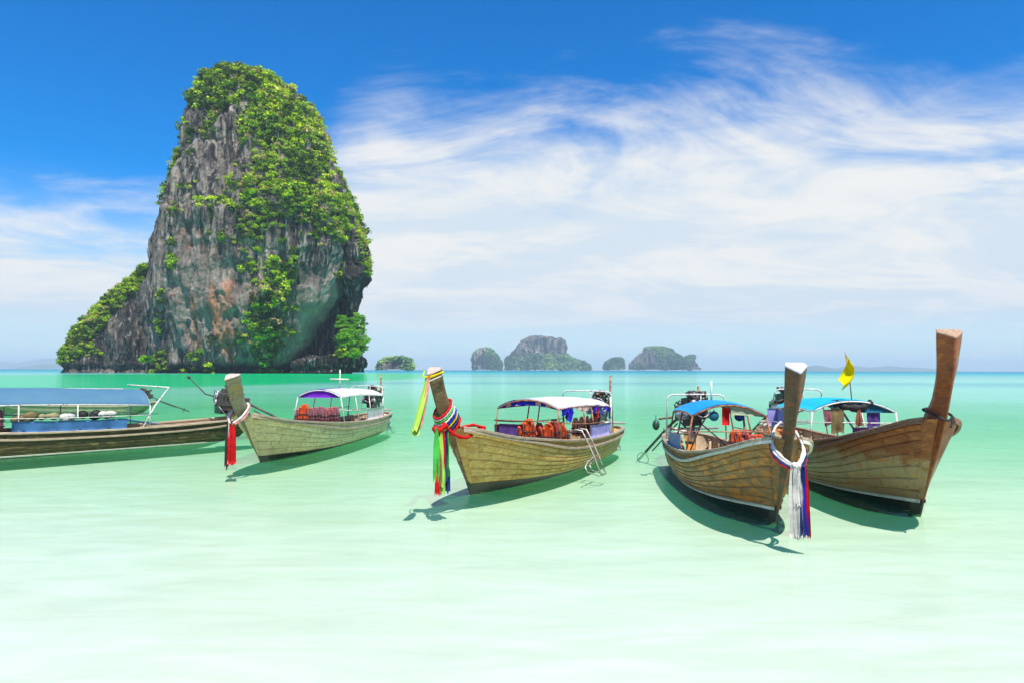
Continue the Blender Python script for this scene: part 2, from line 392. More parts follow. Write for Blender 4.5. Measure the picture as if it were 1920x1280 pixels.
# ------------------------------------------------------------------ rock and foliage materials
def rock_mat(name, bright=1.0, stains=1.0, far=1.0):
    m, t, out = new_mat(name)
    p = t.node('ShaderNodeNewGeometry').outputs['Position']
    warp = t.noise(p, .02/far, 2, .5)
    pw = t.vmath('ADD', p, t.vmath('MULTIPLY', t.node('ShaderNodeTexNoise').outputs['Color'], (0, 0, 0)))
    v1 = t.noise(mapped(t, p, (.085/far, .085/far, .018/far)), 1.0, 7, .62, .8)
    v2 = t.noise(mapped(t, p, (.30/far, .30/far, .04/far)), 1.0, 5, .6, .5)
    bl = t.noise(p, .09/far, 6, .65, .4)
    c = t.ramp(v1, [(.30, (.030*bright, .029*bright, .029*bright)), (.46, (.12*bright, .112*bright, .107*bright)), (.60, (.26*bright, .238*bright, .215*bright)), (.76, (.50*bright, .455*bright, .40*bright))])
    c = t.mix(1.0, c, (.86, .77, .70), 'MULTIPLY')
    c = t.mix(t.smooth(v2, .48, .60, 0, .92), c, (.018, .016, .016))
    v3 = t.noise(mapped(t, p, (.62/far, .62/far, .07/far), (5, 5, 5)), 1.0, 4, .65, .4)
    c = t.mix(t.smooth(v3, .54, .66, 0, .65), c, (.035, .033, .033))
    c = t.mix(t.smooth(v3, .46, .34, 0, .35), c, (.52, .50, .46))
    c = t.mix(t.smooth(bl, .56, .72, 0, .40), c, (.40*bright, .38*bright, .34*bright))
    if stains:
        at_ = t.node('ShaderNodeAttribute', attribute_name='slab').outputs['Fac']
        st = t.noise(mapped(t, p, (.11, .11, .025), (31, 7, 2)), 1.0, 5, .6, .5)
        reg = t.node('ShaderNodeAttribute', attribute_name='stain').outputs['Fac']
        c = t.mix(t.math('MULTIPLY', t.smooth(st, .50, .66, 0, .8*stains), reg), c, (.36, .13, .06))
        c = t.mix(t.math('MULTIPLY', t.smooth(st, .60, .48, 0, .5*stains), reg), c, (.26, .21, .17))
        sl = t.ramp(v1, [(.3, (.15, .11, .095)), (.55, (.32, .235, .19)), (.75, (.56, .44, .37))])
        c = t.mix(t.math('MULTIPLY', at_, .85), c, sl)
        tq = t.noise(mapped(t, p, (.22, .22, .012), (3, 57, 2)), 1.0, 4, .6, .9)
        c = t.mix(t.math('MULTIPLY', t.smooth(tq, .60, .68, 0, .8), at_), c, (.28, .46, .52))
        sz = t.node('ShaderNodeSeparateXYZ'); t.l.new(p, sz.inputs[0])
        c = t.mix(t.smooth(sz.outputs[2], 3.5, 8.0, .94, 0), c, (.018, .019, .018))      # weed and wet at the tide line
    bb = t.bump(t.math('ADD', t.math('MULTIPLY', v2, .6), bl), .9, 1.4*far)
    bb = t.bump(t.noise(p, .45/far, 5, .65), .9, .9*far, bb)
    principled(t, out, c, .9, .12, 0, bb)
    return m
M['rock'] = rock_mat('karst_rock')
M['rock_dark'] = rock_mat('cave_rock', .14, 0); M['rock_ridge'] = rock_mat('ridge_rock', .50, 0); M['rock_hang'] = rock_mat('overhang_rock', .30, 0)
M['rock_far'] = rock_mat('island_rock', .9, 0, 6)

def leaf_mat(name, stops, trans=.3):
    m, t, out = new_mat(name)
    a = t.node('ShaderNodeAttribute', attribute_name='tint')
    c = t.ramp(a.outputs['Fac'], stops)
    d = t.node('ShaderNodeBsdfDiffuse'); t.put(d.inputs[0], c)
    tr = t.node('ShaderNodeBsdfTranslucent'); t.put(tr.inputs[0], t.mix(.5, c, (.28, .36, .0)))
    mx = t.node('ShaderNodeMixShader'); mx.inputs[0].default_value = trans
    t.l.new(d.outputs[0], mx.inputs[1]); t.l.new(tr.outputs[0], mx.inputs[2])
    gl = t.node('ShaderNodeBsdfGlossy'); gl.inputs['Roughness'].default_value = .45; gl.inputs[0].default_value = (.5, .5, .5, 1)
    m2 = t.node('ShaderNodeMixShader'); m2.inputs[0].default_value = .03
    t.l.new(mx.outputs[0], m2.inputs[1]); t.l.new(gl.outputs[0], m2.inputs[2]); t.l.new(m2.outputs[0], out.inputs[0])
    return m
M['leaf'] = leaf_mat('cliff_leaves', [(0, (.015, .040, .002)), (.30, (.055, .11, .002)), (.52, (.22, .40, .001)), (.70, (.50, .70, .001)), (.88, (.74, .84, .004)), (.94, (.42, .34, .12)), (1, (.50, .32, .20))], .35)
M['leaf_bright'] = leaf_mat('fresh_leaves', [(0, (.04, .16, .004)), (.5, (.14, .42, .006)), (1, (.32, .62, .01))], .4)
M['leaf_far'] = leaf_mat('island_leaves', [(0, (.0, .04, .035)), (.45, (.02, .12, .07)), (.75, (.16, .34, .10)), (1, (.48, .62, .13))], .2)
M['bark'] = wood('bark', (.05, .04, .03), (.12, .1, .07), (.2, .17, .13), seed=20)

# ------------------------------------------------------------------ sea, seabed, haze
def water_mat():
    m, t, out = new_mat('sea_water')
    g = t.node('ShaderNodeNewGeometry'); p = g.outputs['Position']
    s = t.node('ShaderNodeSeparateXYZ'); t.l.new(p, s.inputs[0]); x, y, z = s.outputs
    cur = t.noise(mapped(t, p, (.030, .055, 1)), 1.0, 5, .6, .6)             # patches of sand, weed and suspended silt
    cur2 = t.noise(mapped(t, p, (.16, .40, 1), (0, 0, 0), (0, 0, R(8))), 1.0, 5, .62, .9)
    dist = t.math('ADD', y, t.math('MULTIPLY', x, .10))                      # the bottom shelves away from the beach
    ly = t.math('LOGARITHM', t.math('MAXIMUM', dist, 2.0), 10.0)
    ly = t.math('ADD', ly, t.math('MULTIPLY', t.math('SUBTRACT', cur, .5), .30))
    ly = t.math('ADD', ly, t.math('MULTIPLY', t.math('SUBTRACT', cur2, .5), .10))
    body = t.ramp(t.lin(ly, 0.6, 4.0), [(0.0, (.44, .70, .56)), (.13, (.10, .60, .22)), (.24, (.06, .59, .18)), (.38, (.20, .60, .42)), (.52, (.20, .56, .46)), (.62, (.03, .33, .36)), (.72, (.0, .17, .27)), (1.0, (.0, .11, .22))])
    # the rock's reflection painted into the water colour as an emerald ellipse
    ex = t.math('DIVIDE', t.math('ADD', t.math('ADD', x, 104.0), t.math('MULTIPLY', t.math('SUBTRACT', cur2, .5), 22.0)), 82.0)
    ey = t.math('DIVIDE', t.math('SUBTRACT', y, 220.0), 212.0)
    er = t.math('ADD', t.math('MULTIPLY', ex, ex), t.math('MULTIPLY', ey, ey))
    rock_refl = t.smooth(er, .80, 1.08, 1.0, 0.0)
    bands = t.noise(mapped(t, p, (.0006, .012, 1)), 1.0, 3, .5, .3)        # darker ruffled bands far out
    body = t.mix(t.math('MULTIPLY', t.smooth(bands, .50, .62, 0, .75), t.smooth(ly, 1.9, 2.2)), body, (.0, .30, .34))
    body = t.mix(rock_refl, body, (.0, .52, .19))
    opac = t.ramp(t.lin(ly, .6, 2.0), [(0, .05), (.30, .10), (.45, .16), (.60, .34), (.80, .76), (1, .96)])
    tint = t.ramp(t.lin(ly, .6, 2.0), [(0, (.96, .99, .965)), (.30, (.91, .99, .93)), (.45, (.84, .985, .87)), (.7, (.55, .93, .76)), (1, (.3, .85, .6))])
    # ripples: three sizes, each fading where it becomes too fine to see
    r1 = t.noise(mapped(t, p, (1.5, 3.2, 1), rot=(0, 0, R(10))), 1.0, 4, .55, .6)
    r2 = t.noise(mapped(t, p, (.35, .9, 1), rot=(0, 0, R(-6))), 1.0, 4, .55, .5)
    r3 = t.noise(mapped(t, p, (6, 11, 1)), 1.0, 2, .5, .3)
    h = t.math('ADD', t.math('MULTIPLY', r1, t.lin(ly, .8, 1.3, .026, .034)), t.math('MULTIPLY', r2, t.lin(ly, .8, 1.6, .05, .13)))
    h = t.math('ADD', h, t.math('MULTIPLY', r3, .0034))
    nrm = t.bump(t.math('MULTIPLY', h, t.lin(ly, 1.2, 2.0, 1.0, .9)), 1.0, 1.0)
    nrm_d = t.bump(h, .9, 1.0)
    d = t.node('ShaderNodeBsdfDiffuse'); t.put(d.inputs[0], body); t.put(d.inputs['Normal'], nrm_d)
    tr = t.node('ShaderNodeBsdfTransparent'); t.put(tr.inputs[0], tint)
    mx = t.node('ShaderNodeMixShader'); t.put(mx.inputs[0], opac); t.l.new(tr.outputs[0], mx.inputs[1]); t.l.new(d.outputs[0], mx.inputs[2])
    gl = t.node('ShaderNodeBsdfGlossy'); gl.inputs['Roughness'].default_value = .07; t.put(gl.inputs['Normal'], nrm)
    fr = t.node('ShaderNodeFresnel'); fr.inputs[0].default_value = 1.33; t.put(fr.inputs['Normal'], t.bump(h, .30, 1.0))
    m2 = t.node('ShaderNodeMixShader'); t.put(m2.inputs[0], t.math('MULTIPLY', fr.outputs[0], t.math('MULTIPLY', t.lin(ly, 1.0, 1.7, .34, .66), t.smooth(ly, 2.35, 2.9, 1.0, .45)))); t.l.new(mx.outputs[0], m2.inputs[1]); t.l.new(gl.outputs[0], m2.inputs[2])
    t.l.new(m2.outputs[0], out.inputs[0]); return m
def sand_mat():
    m, t, out = new_mat('white_sand')
    p = t.node('ShaderNodeNewGeometry').outputs['Position']
    n = t.noise(mapped(t, p, (.5, 1.4, 1), rot=(0, 0, R(14))), 1.0, 5, .6, .8); n2 = t.noise(p, 30, 3, .6)
    rp = t.noise(mapped(t, p, (.30, 1.3, 1), rot=(0, 0, R(-17))), 1.0, 6, .62, 1.6)
    c = t.ramp(n, [(.3, (.47, .47, .42)), (.7, (.57, .565, .52))])
    c = t.mix(t.smooth(rp, .42, .68, 0, .38), c, (.42, .43, .35))
    c = t.mix(t.smooth(n2, .6, .8, 0, .08), c, (.5, .46, .38))
    principled(t, out, c, .9, .1, 0, t.bump(rp, .25, .03)); return m
SX = 40000
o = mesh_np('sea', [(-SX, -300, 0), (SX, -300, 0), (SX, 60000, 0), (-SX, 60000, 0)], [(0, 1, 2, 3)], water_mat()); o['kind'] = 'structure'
xs = np.concatenate([np.linspace(-40000, -100, 6), np.linspace(-60, 60, 41), np.linspace(100, 40000, 6)])
ys = np.array([-300, -40, 0, 2, 4, 6, 8, 10, 12, 15, 18, 22, 27, 35, 50, 80, 150, 400, 2000, 60000.])
zs = np.interp(ys, [-300, 4, 8, 14, 40, 100, 400, 60000], [-.10, -.14, -.22, -.30, -.45, -1.2, -5, -20])
G = np.stack(np.meshgrid(xs, ys, indexing='ij')+[np.broadcast_to(zs, (len(xs), len(ys)))], -1)
o = mesh_np('seabed', G.reshape(-1, 3), grid_faces(len(xs), len(ys)), sand_mat(), smooth=True); o['kind'] = 'structure'

# ------------------------------------------------------------------ foliage
def leaf_template(nl, lobes, seed, size=.22, flat=.75):
    """nl leaf faces spread over a cluster of lobes on a unit dome: returns (nl,4,3) corners and a 0..1 tone per leaf"""
    r = np.random.default_rng(seed)
    c = r.normal(size=(lobes, 3)); c /= np.linalg.norm(c, axis=1, keepdims=True); c[:, 2] = np.abs(c[:, 2])*.8-.15; c *= r.uniform(.35, .75, (lobes, 1)); c[0] = 0
    lr = r.uniform(.28, .50, lobes); lr[0] = .55
    k = r.integers(0, lobes, nl)
    d = r.normal(size=(nl, 3)); d /= np.linalg.norm(d, axis=1, keepdims=True)
    pos = c[k]+d*lr[k][:, None]*r.uniform(.75, 1.12, (nl, 1)); pos[:, 2] *= flat
    nr = d*1.0+r.normal(size=(nl, 3))*.55+np.array([0, 0, .35]); nr /= np.linalg.norm(nr, axis=1, keepdims=True)
    a = np.cross(nr, r.normal(size=(nl, 3))); a /= np.linalg.norm(a, axis=1, keepdims=True); b = np.cross(nr, a)
    s = size*r.uniform(.55, 1.3, (nl, 1)); e = r.uniform(.45, .9, (nl, 1))
    q = np.stack([pos-a*s, pos-b*s*e, pos+a*s, pos+b*s*e], 1)
    lobe_tone = r.uniform(-.12, .12, lobes)[k]
    return q, lobe_tone+r.uniform(-.07, .07, nl)
def foliage(name, C, Rad, tone, mat, nl=110, size=.2, lobes=8, parent=None, nt=10, seed=1, flat=.75):
    """C (n,3) clump centres, Rad (n,) sizes, tone (n,) base tone: one mesh of leaf faces"""
    T = [leaf_template(nl, lobes, seed*100+i, size, flat) for i in range(nt)]
    r = np.random.default_rng(seed); n = len(C)
    k = r.integers(0, nt, n); ang = r.uniform(0, 2*np.pi, n)
    Q = np.stack([T[i][0] for i in range(nt)])[k]; tt = np.stack([T[i][1] for i in range(nt)])[k]
    ca, sa = np.cos(ang)[:, None, None], np.sin(ang)[:, None, None]
    X = Q[..., 0]*ca-Q[..., 1]*sa; Y = Q[..., 0]*sa+Q[..., 1]*ca
    Q = np.stack([X, Y, Q[..., 2]], -1)*np.asarray(Rad)[:, None, None, None]+np.asarray(C)[:, None, None, :]
    V = Q.reshape(-1, 3); F = np.arange(len(V)).reshape(-1, 4)
    o = mesh_np(name, V, F, mat, parent)
    tv = np.clip(np.repeat((tt+np.asarray(tone)[:, None]).ravel(), 4), 0, 1).astype(np.float32)
    at_ = o.data.attributes.new('tint', 'FLOAT', 'POINT'); at_.data.foreach_set('value', tv)
    return o

# ------------------------------------------------------------------ rock bodies
def rock_body(name, rows, Yc, depth, mat, nth=360, nz=240, amp=(4.0, 2.2, .7), freq=(.03, .13, .45), seed=3, expo=2.4, parent=None, notch=3.0, fa=1.0, attrs=None, ztop=None, skew=None):
    """rows: (py, px_left, px_right) of the outline, measured in the photograph and placed at depth Yc; the body is a full solid of
    superellipse sections, roughened by buttresses, vertical flutes and ledges. Returns object, vertices and outward normals."""
    A = np.array([[at(l, y, Yc)[2], at(l, y, Yc)[0], at(r_, y, Yc)[0]] for y, l, r_ in rows]); A = A[np.argsort(A[:, 0])]
    zmin, zmax = A[0, 0], A[-1, 0]
    tz = np.linspace(0, 1, nz); Z = zmin+(zmax-zmin)*tz
    L = np.interp(Z, A[:, 0], A[:, 1]); Rr = np.interp(Z, A[:, 0], A[:, 2])
    ker = np.hanning(max(3, nz//40*2+1)); ker /= ker.sum(); pad = len(ker)//2
    L = np.convolve(np.pad(L, pad, 'edge'), ker, 'valid'); Rr = np.convolve(np.pad(Rr, pad, 'edge'), ker, 'valid')
    cx = (L+Rr)/2; w = (Rr-L)/2
    capk = np.clip((zmax-Z)/(zmax-zmin)/.03, 0, 1)**.5; w = w*np.maximum(capk, .02)
    d = depth if np.isscalar(depth) else np.interp(Z, [q[0] for q in depth], [q[1] for q in depth])
    d = np.minimum(d*np.ones(nz), w*1.15+2)*np.maximum(capk, .02)
    th = np.linspace(0, 2*np.pi, nth, endpoint=False)
    c, s = np.cos(th), np.sin(th)
    rx = np.sign(c)*np.abs(c)**(2/expo); ry = np.sign(s)*np.abs(s)**(2/expo)
    X = cx[None]+w[None]*rx[:, None]; Y = Yc+d[None]*ry[:, None]; ZZ = np.broadcast_to(Z, X.shape)
    P = np.stack([X, Y, ZZ], -1)
    N = np.stack([rx[:, None]*d[None], ry[:, None]*w[None], np.zeros_like(X)], -1); N /= np.maximum(np.linalg.norm(N, axis=-1, keepdims=True), 1e-6)
    lim = np.minimum(1, np.minimum(w, d)/(amp[0]*2.2))[None]
    q = P.copy(); q[..., 2] *= .45
    n1 = fbm(q*freq[0], 4, seed)
    q = P.copy(); q[..., 2] *= .16
    n2 = 1-2*np.abs(fbm(q*freq[1], 4, seed+20)); n2 = n2-n2.mean()-.25       # ridged vertical flutes
    q = P.copy(); q[..., 2] *= .35
    n3 = fbm(q*freq[2], 4, seed+40)
    q = P.copy(); q[..., 0] *= .3; q[..., 1] *= .3
    n4 = fbm(q*freq[1]*.9, 3, seed+60)                # ledges
    k = attrs['smooth'](P) if attrs and 'smooth' in attrs else 0
    D = (amp[0]*n1+amp[1]*n2*(1-.8*k)+amp[2]*n3*(1-.6*k)+amp[1]*.5*n4*(1-.8*k))*lim
    if notch: D = D-notch*np.exp(-((ZZ-2.2*fa)/(2.2*fa))**2)*lim
    P = P+N*(D*(.62+.38*np.abs(N[..., 1])**1.5))[..., None]
    P[..., 2] += (fbm(P*freq[1]*.8, 3, seed+80)*amp[1]*.8)*lim*np.clip((ZZ-zmin)/6, 0, 1)
    V = P.reshape(-1, 3); F = grid_faces(nth, nz, True)[:, ::-1] if False else grid_faces(nth, nz, True)
    a = np.concatenate([V, [[cx[-1], Yc, Z[-1]+.2]]])
    idx = len(V); topi = np.arange(nth)*nz+nz-1
    Fc = np.stack([topi, np.roll(topi, -1), np.full(nth, idx), np.full(nth, idx)], -1)
    o = mesh_np(name, a, F, mat, parent, smooth=True)
    if attrs:
        for kk in ('slab', 'stain'):
            if kk in attrs:
                v = np.concatenate([attrs[kk](P).ravel(), [0]]).astype(np.float32)
                o.data.attributes.new(kk, 'FLOAT', 'POINT').data.foreach_set('value', v)
    du = np.roll(P, -1, 0)-np.roll(P, 1, 0); dv = np.gradient(P, axis=1); NN = np.cross(du, dv); NN /= np.maximum(np.linalg.norm(NN, axis=-1, keepdims=True), 1e-6)
    return o, P, NN

YT = 420.0                                   # depth of the tower's axis; its front face stands about 385 m off
def pxy(P):
    """photograph coordinates of world points, used only to place plant cover where the photograph shows it"""
    q = np.asarray(P)-np.array([0, 0, CAM_H]); z = q @ _f
    return 960+FPX*(q @ _r2)/z, 640-FPX*(q @ _u2)/z
def blobs(px, py, L):
    s = np.zeros_like(px)
    for x, y, rx, ry, w in L: s = s+w*np.exp(-((px-x)/rx)**2-((py-y)/ry)**2)
    return s
def poly_side(px, py, x0, y0, x1, y1):       # signed distance (px) to a line, + to its right going down
    nx, ny = (y1-y0), -(x1-x0); n = math.hypot(nx, ny); return ((px-x0)*nx+(py-y0)*ny)/n
def slab_mask(P):
    px, py = pxy(P)
    # smooth leaning wall between two lines that run down to the left
    a = poly_side(px, py, 592, 470, 520, 700); b = poly_side(px, py, 690, 440, 560, 690)
    m = 1/(1+np.exp(-a/7))/(1+np.exp(b/9))
    return np.clip(m*np.clip((py-500)/50, 0, 1), 0, 1)
def stain_mask(P):
    px, py = pxy(P)
    return np.clip(blobs(px, py, [(375, 540, 55, 75, 1.2), (420, 600, 60, 70, .9), (350, 450, 25, 60, .5)]), 0, 1)

tower = thing('karst_tower', 'tall sheer limestone tower overgrown with bright green bushes, rising from the sea on the left', 'rock island', (float(at(480, 695, YT)[0]), YT, 0))
def under(o): o.parent = tower; o.matrix_parent_inverse = Matrix.Translation(-tower.location); return o
rows_main = [(132, 428, 450), (134, 408, 474), (139, 394, 494), (149, 384, 501), (156, 377, 521), (171, 371, 544), (186, 366, 563), (204, 366, 579), (215, 363, 589), (240, 356, 598), (265, 349, 607), (290, 342, 621), (315, 334, 629), (345, 327, 641), (375, 320, 656), (405, 315, 664), (430, 310, 668), (455, 300, 676), (480, 296, 672), (505, 292, 664), (530, 290, 650), (560, 289, 634), (590, 291, 616), (620, 294, 596), (650, 297, 574), (675, 299, 556), (692, 299, 540), (700, 298, 534)]
tz_ = at(0, 560, YT)[2]
o, P_main, N_main = rock_body('main_rock', rows_main, YT, [(0, 33), (40, 40), (90, 40), (150, 26), (190, 8)], M['rock'], 860, 560, (8.5, 5.6, 2.4), (.026, .10, .36), 3, 2.3, None, 4.6, 1.0, dict(smooth=slab_mask, slab=slab_mask, stain=stain_mask)); under(o)
rows_spur = [(486, 288, 296), (500, 272, 305), (520, 248, 310), (545, 222, 312), (570, 192, 315), (600, 164, 318), (630, 138, 320), (655, 122, 320), (675, 116, 320), (698, 118, 320)]
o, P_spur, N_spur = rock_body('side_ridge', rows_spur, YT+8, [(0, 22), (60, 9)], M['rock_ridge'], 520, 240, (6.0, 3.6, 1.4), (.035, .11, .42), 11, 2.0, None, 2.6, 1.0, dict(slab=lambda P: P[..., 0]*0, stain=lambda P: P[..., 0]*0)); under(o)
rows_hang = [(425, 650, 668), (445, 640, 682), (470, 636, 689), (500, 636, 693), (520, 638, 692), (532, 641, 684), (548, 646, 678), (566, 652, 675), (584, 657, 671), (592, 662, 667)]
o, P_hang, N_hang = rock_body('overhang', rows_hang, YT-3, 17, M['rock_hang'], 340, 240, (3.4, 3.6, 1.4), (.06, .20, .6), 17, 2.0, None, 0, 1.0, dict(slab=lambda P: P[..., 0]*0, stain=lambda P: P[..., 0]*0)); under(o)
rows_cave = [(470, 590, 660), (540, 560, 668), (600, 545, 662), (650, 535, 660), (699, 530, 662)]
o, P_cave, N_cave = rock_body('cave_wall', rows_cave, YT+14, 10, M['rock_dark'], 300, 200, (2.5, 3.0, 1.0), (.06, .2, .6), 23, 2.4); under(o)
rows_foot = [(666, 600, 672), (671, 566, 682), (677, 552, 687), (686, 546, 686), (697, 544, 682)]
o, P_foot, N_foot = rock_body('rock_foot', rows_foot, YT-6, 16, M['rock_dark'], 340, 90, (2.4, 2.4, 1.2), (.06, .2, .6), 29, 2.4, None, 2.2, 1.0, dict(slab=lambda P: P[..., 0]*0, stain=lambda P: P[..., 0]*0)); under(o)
# stalactites hanging in the mouth of the cave
for i, (x, y0, y1, w) in enumerate([(664, 560, 606, 5), (655, 545, 618, 4), (646, 540, 600, 5), (672, 520, 572, 4), (680, 510, 560, 3.5), (640, 560, 640, 3.5), (632, 570, 664, 4), (622, 585, 650, 4.5), (612, 598, 690, 6), (603, 610, 672, 4), (594, 620, 690, 6.5), (584, 632, 678, 4), (575, 640, 690, 5), (688, 512, 540, 3)]):
    a = at(x, y0-30, YT-4+(i % 3)*3); b = at(x+rng.uniform(-2, 2), y1, YT-4+(i % 3)*3)
    n = 14; k = np.linspace(0, 1, n); pts = a[None]*(1-k)[:, None]+b[None]*k[:, None]
    pts[:, 0] += .5*np.sin(k*9+i); rad = w*.32*(1-.75*k**1.6 if y1 < 668 else 1-.4*np.sin(k*3.1))+.22*np.sin(k*23+i)
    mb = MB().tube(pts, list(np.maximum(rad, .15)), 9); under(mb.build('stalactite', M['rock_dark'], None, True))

# plant cover on the cliffs
def scatter(P, N, n, dens, seed, front=True):
    r = np.random.default_rng(seed)
    S = P.reshape(-1, 3); NN = N.reshape(-1, 3)
    out = np.sum(NN*(S-np.array([0, 0, CAM_H])), axis=1)
    keep = (NN[:, 1] < .35)
    px, py = pxy(S); d = np.clip(dens(S, px, py), 0, None)*keep
    d = d/d.sum(); idx = r.choice(len(S), n, p=d)
    return S[idx], NN[idx]
def dens_main(S, px, py):
    L = [(450, 128, 60, 16, 1.2), (470, 165, 95, 50, 1.5), (560, 215, 60, 55, 1.3), (500, 250, 85, 60, 1.0), (585, 300, 50, 60, 1.1), (520, 340, 95, 60, 1.5), (450, 370, 55, 60, 1.2), (620, 390, 50, 55, 1.6), (560, 410, 70, 40, 1.0), (440, 440, 38, 38, 1.0),
         (640, 420, 32, 30, 1.0), (470, 490, 34, 44, 1.6), (495, 590, 40, 60, .9), (535, 515, 34, 42, 1.5), (500, 560, 28, 50, .9), (510, 620, 34, 45, 1.2), (465, 640, 30, 25, .8), (425, 645, 30, 14, .7), (520, 665, 22, 18, .4), (345, 350, 22, 60, .9), (352, 265, 14, 40, .8),
         (325, 470, 14, 50, .9), (312, 600, 13, 60, .9), (388, 180, 26, 40, .8), (610, 450, 24, 26, .8), (430, 280, 18, 40, .5), (620, 500, 16, 26, .5), (365, 672, 12, 10, .4)]
    b = blobs(px, py, L)
    b = b-blobs(px, py, [(392, 270, 22, 48, .9), (392, 212, 14, 24, .5), (372, 560, 55, 90, 1.05), (580, 570, 35, 90, 1.1), (610, 340, 8, 25, .4), (475, 235, 12, 30, .6), (490, 430, 14, 30, .5), (560, 470, 16, 30, .6), (398, 420, 22, 50, .4)])
    n = fbm(S*np.array([.085, .085, .035]), 3, 5); n2 = fbm(S*.22, 2, 9)
    e = b*.85+1.7*n+1.0*n2
    return np.clip((e-.62)*3.0, 0, 1)
def dens_spur(S, px, py):
    ridge = poly_side(px, py, 120, 640, 262, 512)*-1
    edge = np.clip(1-(np.abs(poly_side(px, py, 112, 660, 264, 510))/30), 0, 1)
    b = 1.7*edge*(px < 275)+blobs(px, py, [(150, 640, 40, 30, 1.2), (125, 665, 16, 18, 1.0), (185, 600, 32, 24, .9), (190, 662, 18, 10, .5), (215, 560, 25, 18, .6), (300, 560, 12, 25, .6), (290, 630, 14, 22, .6)])
    b = b-blobs(px, py, [(235, 625, 45, 60, .8), (150, 690, 60, 8, 1.0)])
    return np.clip((b+.6*fbm(S*.1, 3, 5)-.42)*3, 0, 1)*(py < 682)
def dens_hang(S, px, py):
    b = blobs(px, py, [(684, 470, 9, 30, 1.4), (678, 445, 10, 14, 1.2), (690, 505, 6, 16, 1.2)])
    return np.clip((b+.4*fbm(S*.2, 2, 5)-.3)*3, 0, 1)
def cover(P, N, n, dens, seed, rmin, rmax, lift=.25):
    C, NN = scatter(P, N, n, dens, seed); r = np.random.default_rng(seed+1)
    rad = rmin+(rmax-rmin)*r.beta(1.3, 3.2, n); C = C+NN*rad[:, None]*lift; C[:, 2] += rad*.15
    tone = .46+.40*fbm(C*.05, 2, 13)+.40*fbm(C*.25, 2, 31)+r.normal(0, .19, n)
    px, py = pxy(C)
    tone += .10*np.clip((px-470)/150, -1, 1)*(py < 480)                      # clump tone rises from left to right on the upper part
    dry = r.random(n) < (.05+.12*(py > 560)*(px > 400)*(px < 530)); tone[dry] = r.uniform(.88, 1.0, dry.sum())
    return C, rad, np.clip(tone, .05, 1)
parts_c = [cover(P_main, N_main, 4700, dens_main, 51, 1.1, 4.5), cover(P_main, N_main, 3600, dens_main, 52, .6, 1.8), cover(P_main, N_main, 260, dens_main, 57, 3.8, 6.8, .05), cover(P_spur, N_spur, 1500, dens_spur, 53, .9, 3.6), cover(P_hang, N_hang, 260, dens_hang, 54, .8, 2.4)]
C = np.concatenate([a[0] for a in parts_c]); rad = np.concatenate([a[1] for a in parts_c]); tone = np.concatenate([a[2] for a in parts_c])
o = foliage('cliff_vegetation', C, rad, tone, M['leaf'], nl=96, size=.175, lobes=8, seed=61); tag(o, kind='stuff')
print('cliff leaves', len(o.data.polygons))

def big_tree(px, py, rpx, Y, label, cat='tree', mat='leaf_bright', base_py=None, seed=1, n=26, name='shore_tree', sq=1.0):
    """a tree or shrub with trunk, limbs and a loose crown; rpx = crown radius measured in the photograph"""
    c = at(px, py, Y); rr = rpx/FPX*Y; b = at(px, base_py if base_py else py+rpx*1.4, Y)
    r = np.random.default_rng(seed)
    t = thing(name, label, cat, (b[0], b[1], b[2]))
    mb = MB(); rel = c-b
    mb.tube([(0, 0, -1.0), rel*.35+[.3, 0, 0], rel*.7, rel], [rr*.10, rr*.08, rr*.06, rr*.03], 7)
    d = r.normal(size=(n, 3)); d /= np.linalg.norm(d, axis=1, keepdims=True); d[:, 2] = d[:, 2]*.8
    pts = rel+d*rr*r.uniform(.45, .85, (n, 1))*np.array([1, .8, sq])
    for i in range(0, n, 3): mb.tube([rel*.55, (rel*.55+pts[i])/2+[0, 0, .3], pts[i]], [rr*.04, rr*.03, rr*.012], 5, False)
    mb.build('trunk', M['bark'], t)
    foliage('crown', pts, r.uniform(.26, .46, n)*rr, np.clip(.5+.25*r.normal(size=n), .05, 1), M[mat], nl=170, size=.15, lobes=9, parent=t, nt=6, seed=seed)
    return t
G_T = 'trees on the low foot of the rock tower'
big_tree(656, 636, 27, YT-14, 'rounded bright green tree in the middle of the clump right of the sea cave', seed=71, base_py=676, n=64, sq=1.25)['group'] = G_T
big_tree(672, 608, 19, YT-10, 'tallest tree of the clump under the hanging rock, at the right edge of the tower', seed=72, base_py=672, n=50, sq=1.6)['group'] = G_T
big_tree(678, 643, 17, YT-12, 'rightmost low tree on the foot of the tower, leaning over the water', seed=73, base_py=676, mat='leaf_bright', n=46, sq=1.5)['group'] = G_T
big_tree(642, 608, 15, YT-6, 'slim pale green tree standing beside the cave mouth', seed=74, base_py=672, sq=1.8, n=40)['group'] = G_T
big_tree(640, 660, 15, YT-20, 'low bush at the water edge just right of the cave', seed=75, base_py=683, n=36, mat='leaf', cat='bush', name='shore_bush')
big_tree(664, 662, 17, YT-22, 'wide bush spilling over the rock foot below the bright tree', seed=76, base_py=685, n=44, mat='leaf_bright', cat='bush', name='shore_bush', sq=.7)
big_tree(274, 673, 16, YT-34, 'single vivid green bush at the foot of the dark cleft left of the tower', 'bush', seed=77, base_py=692, name='shore_bush', sq=.55, n=30)

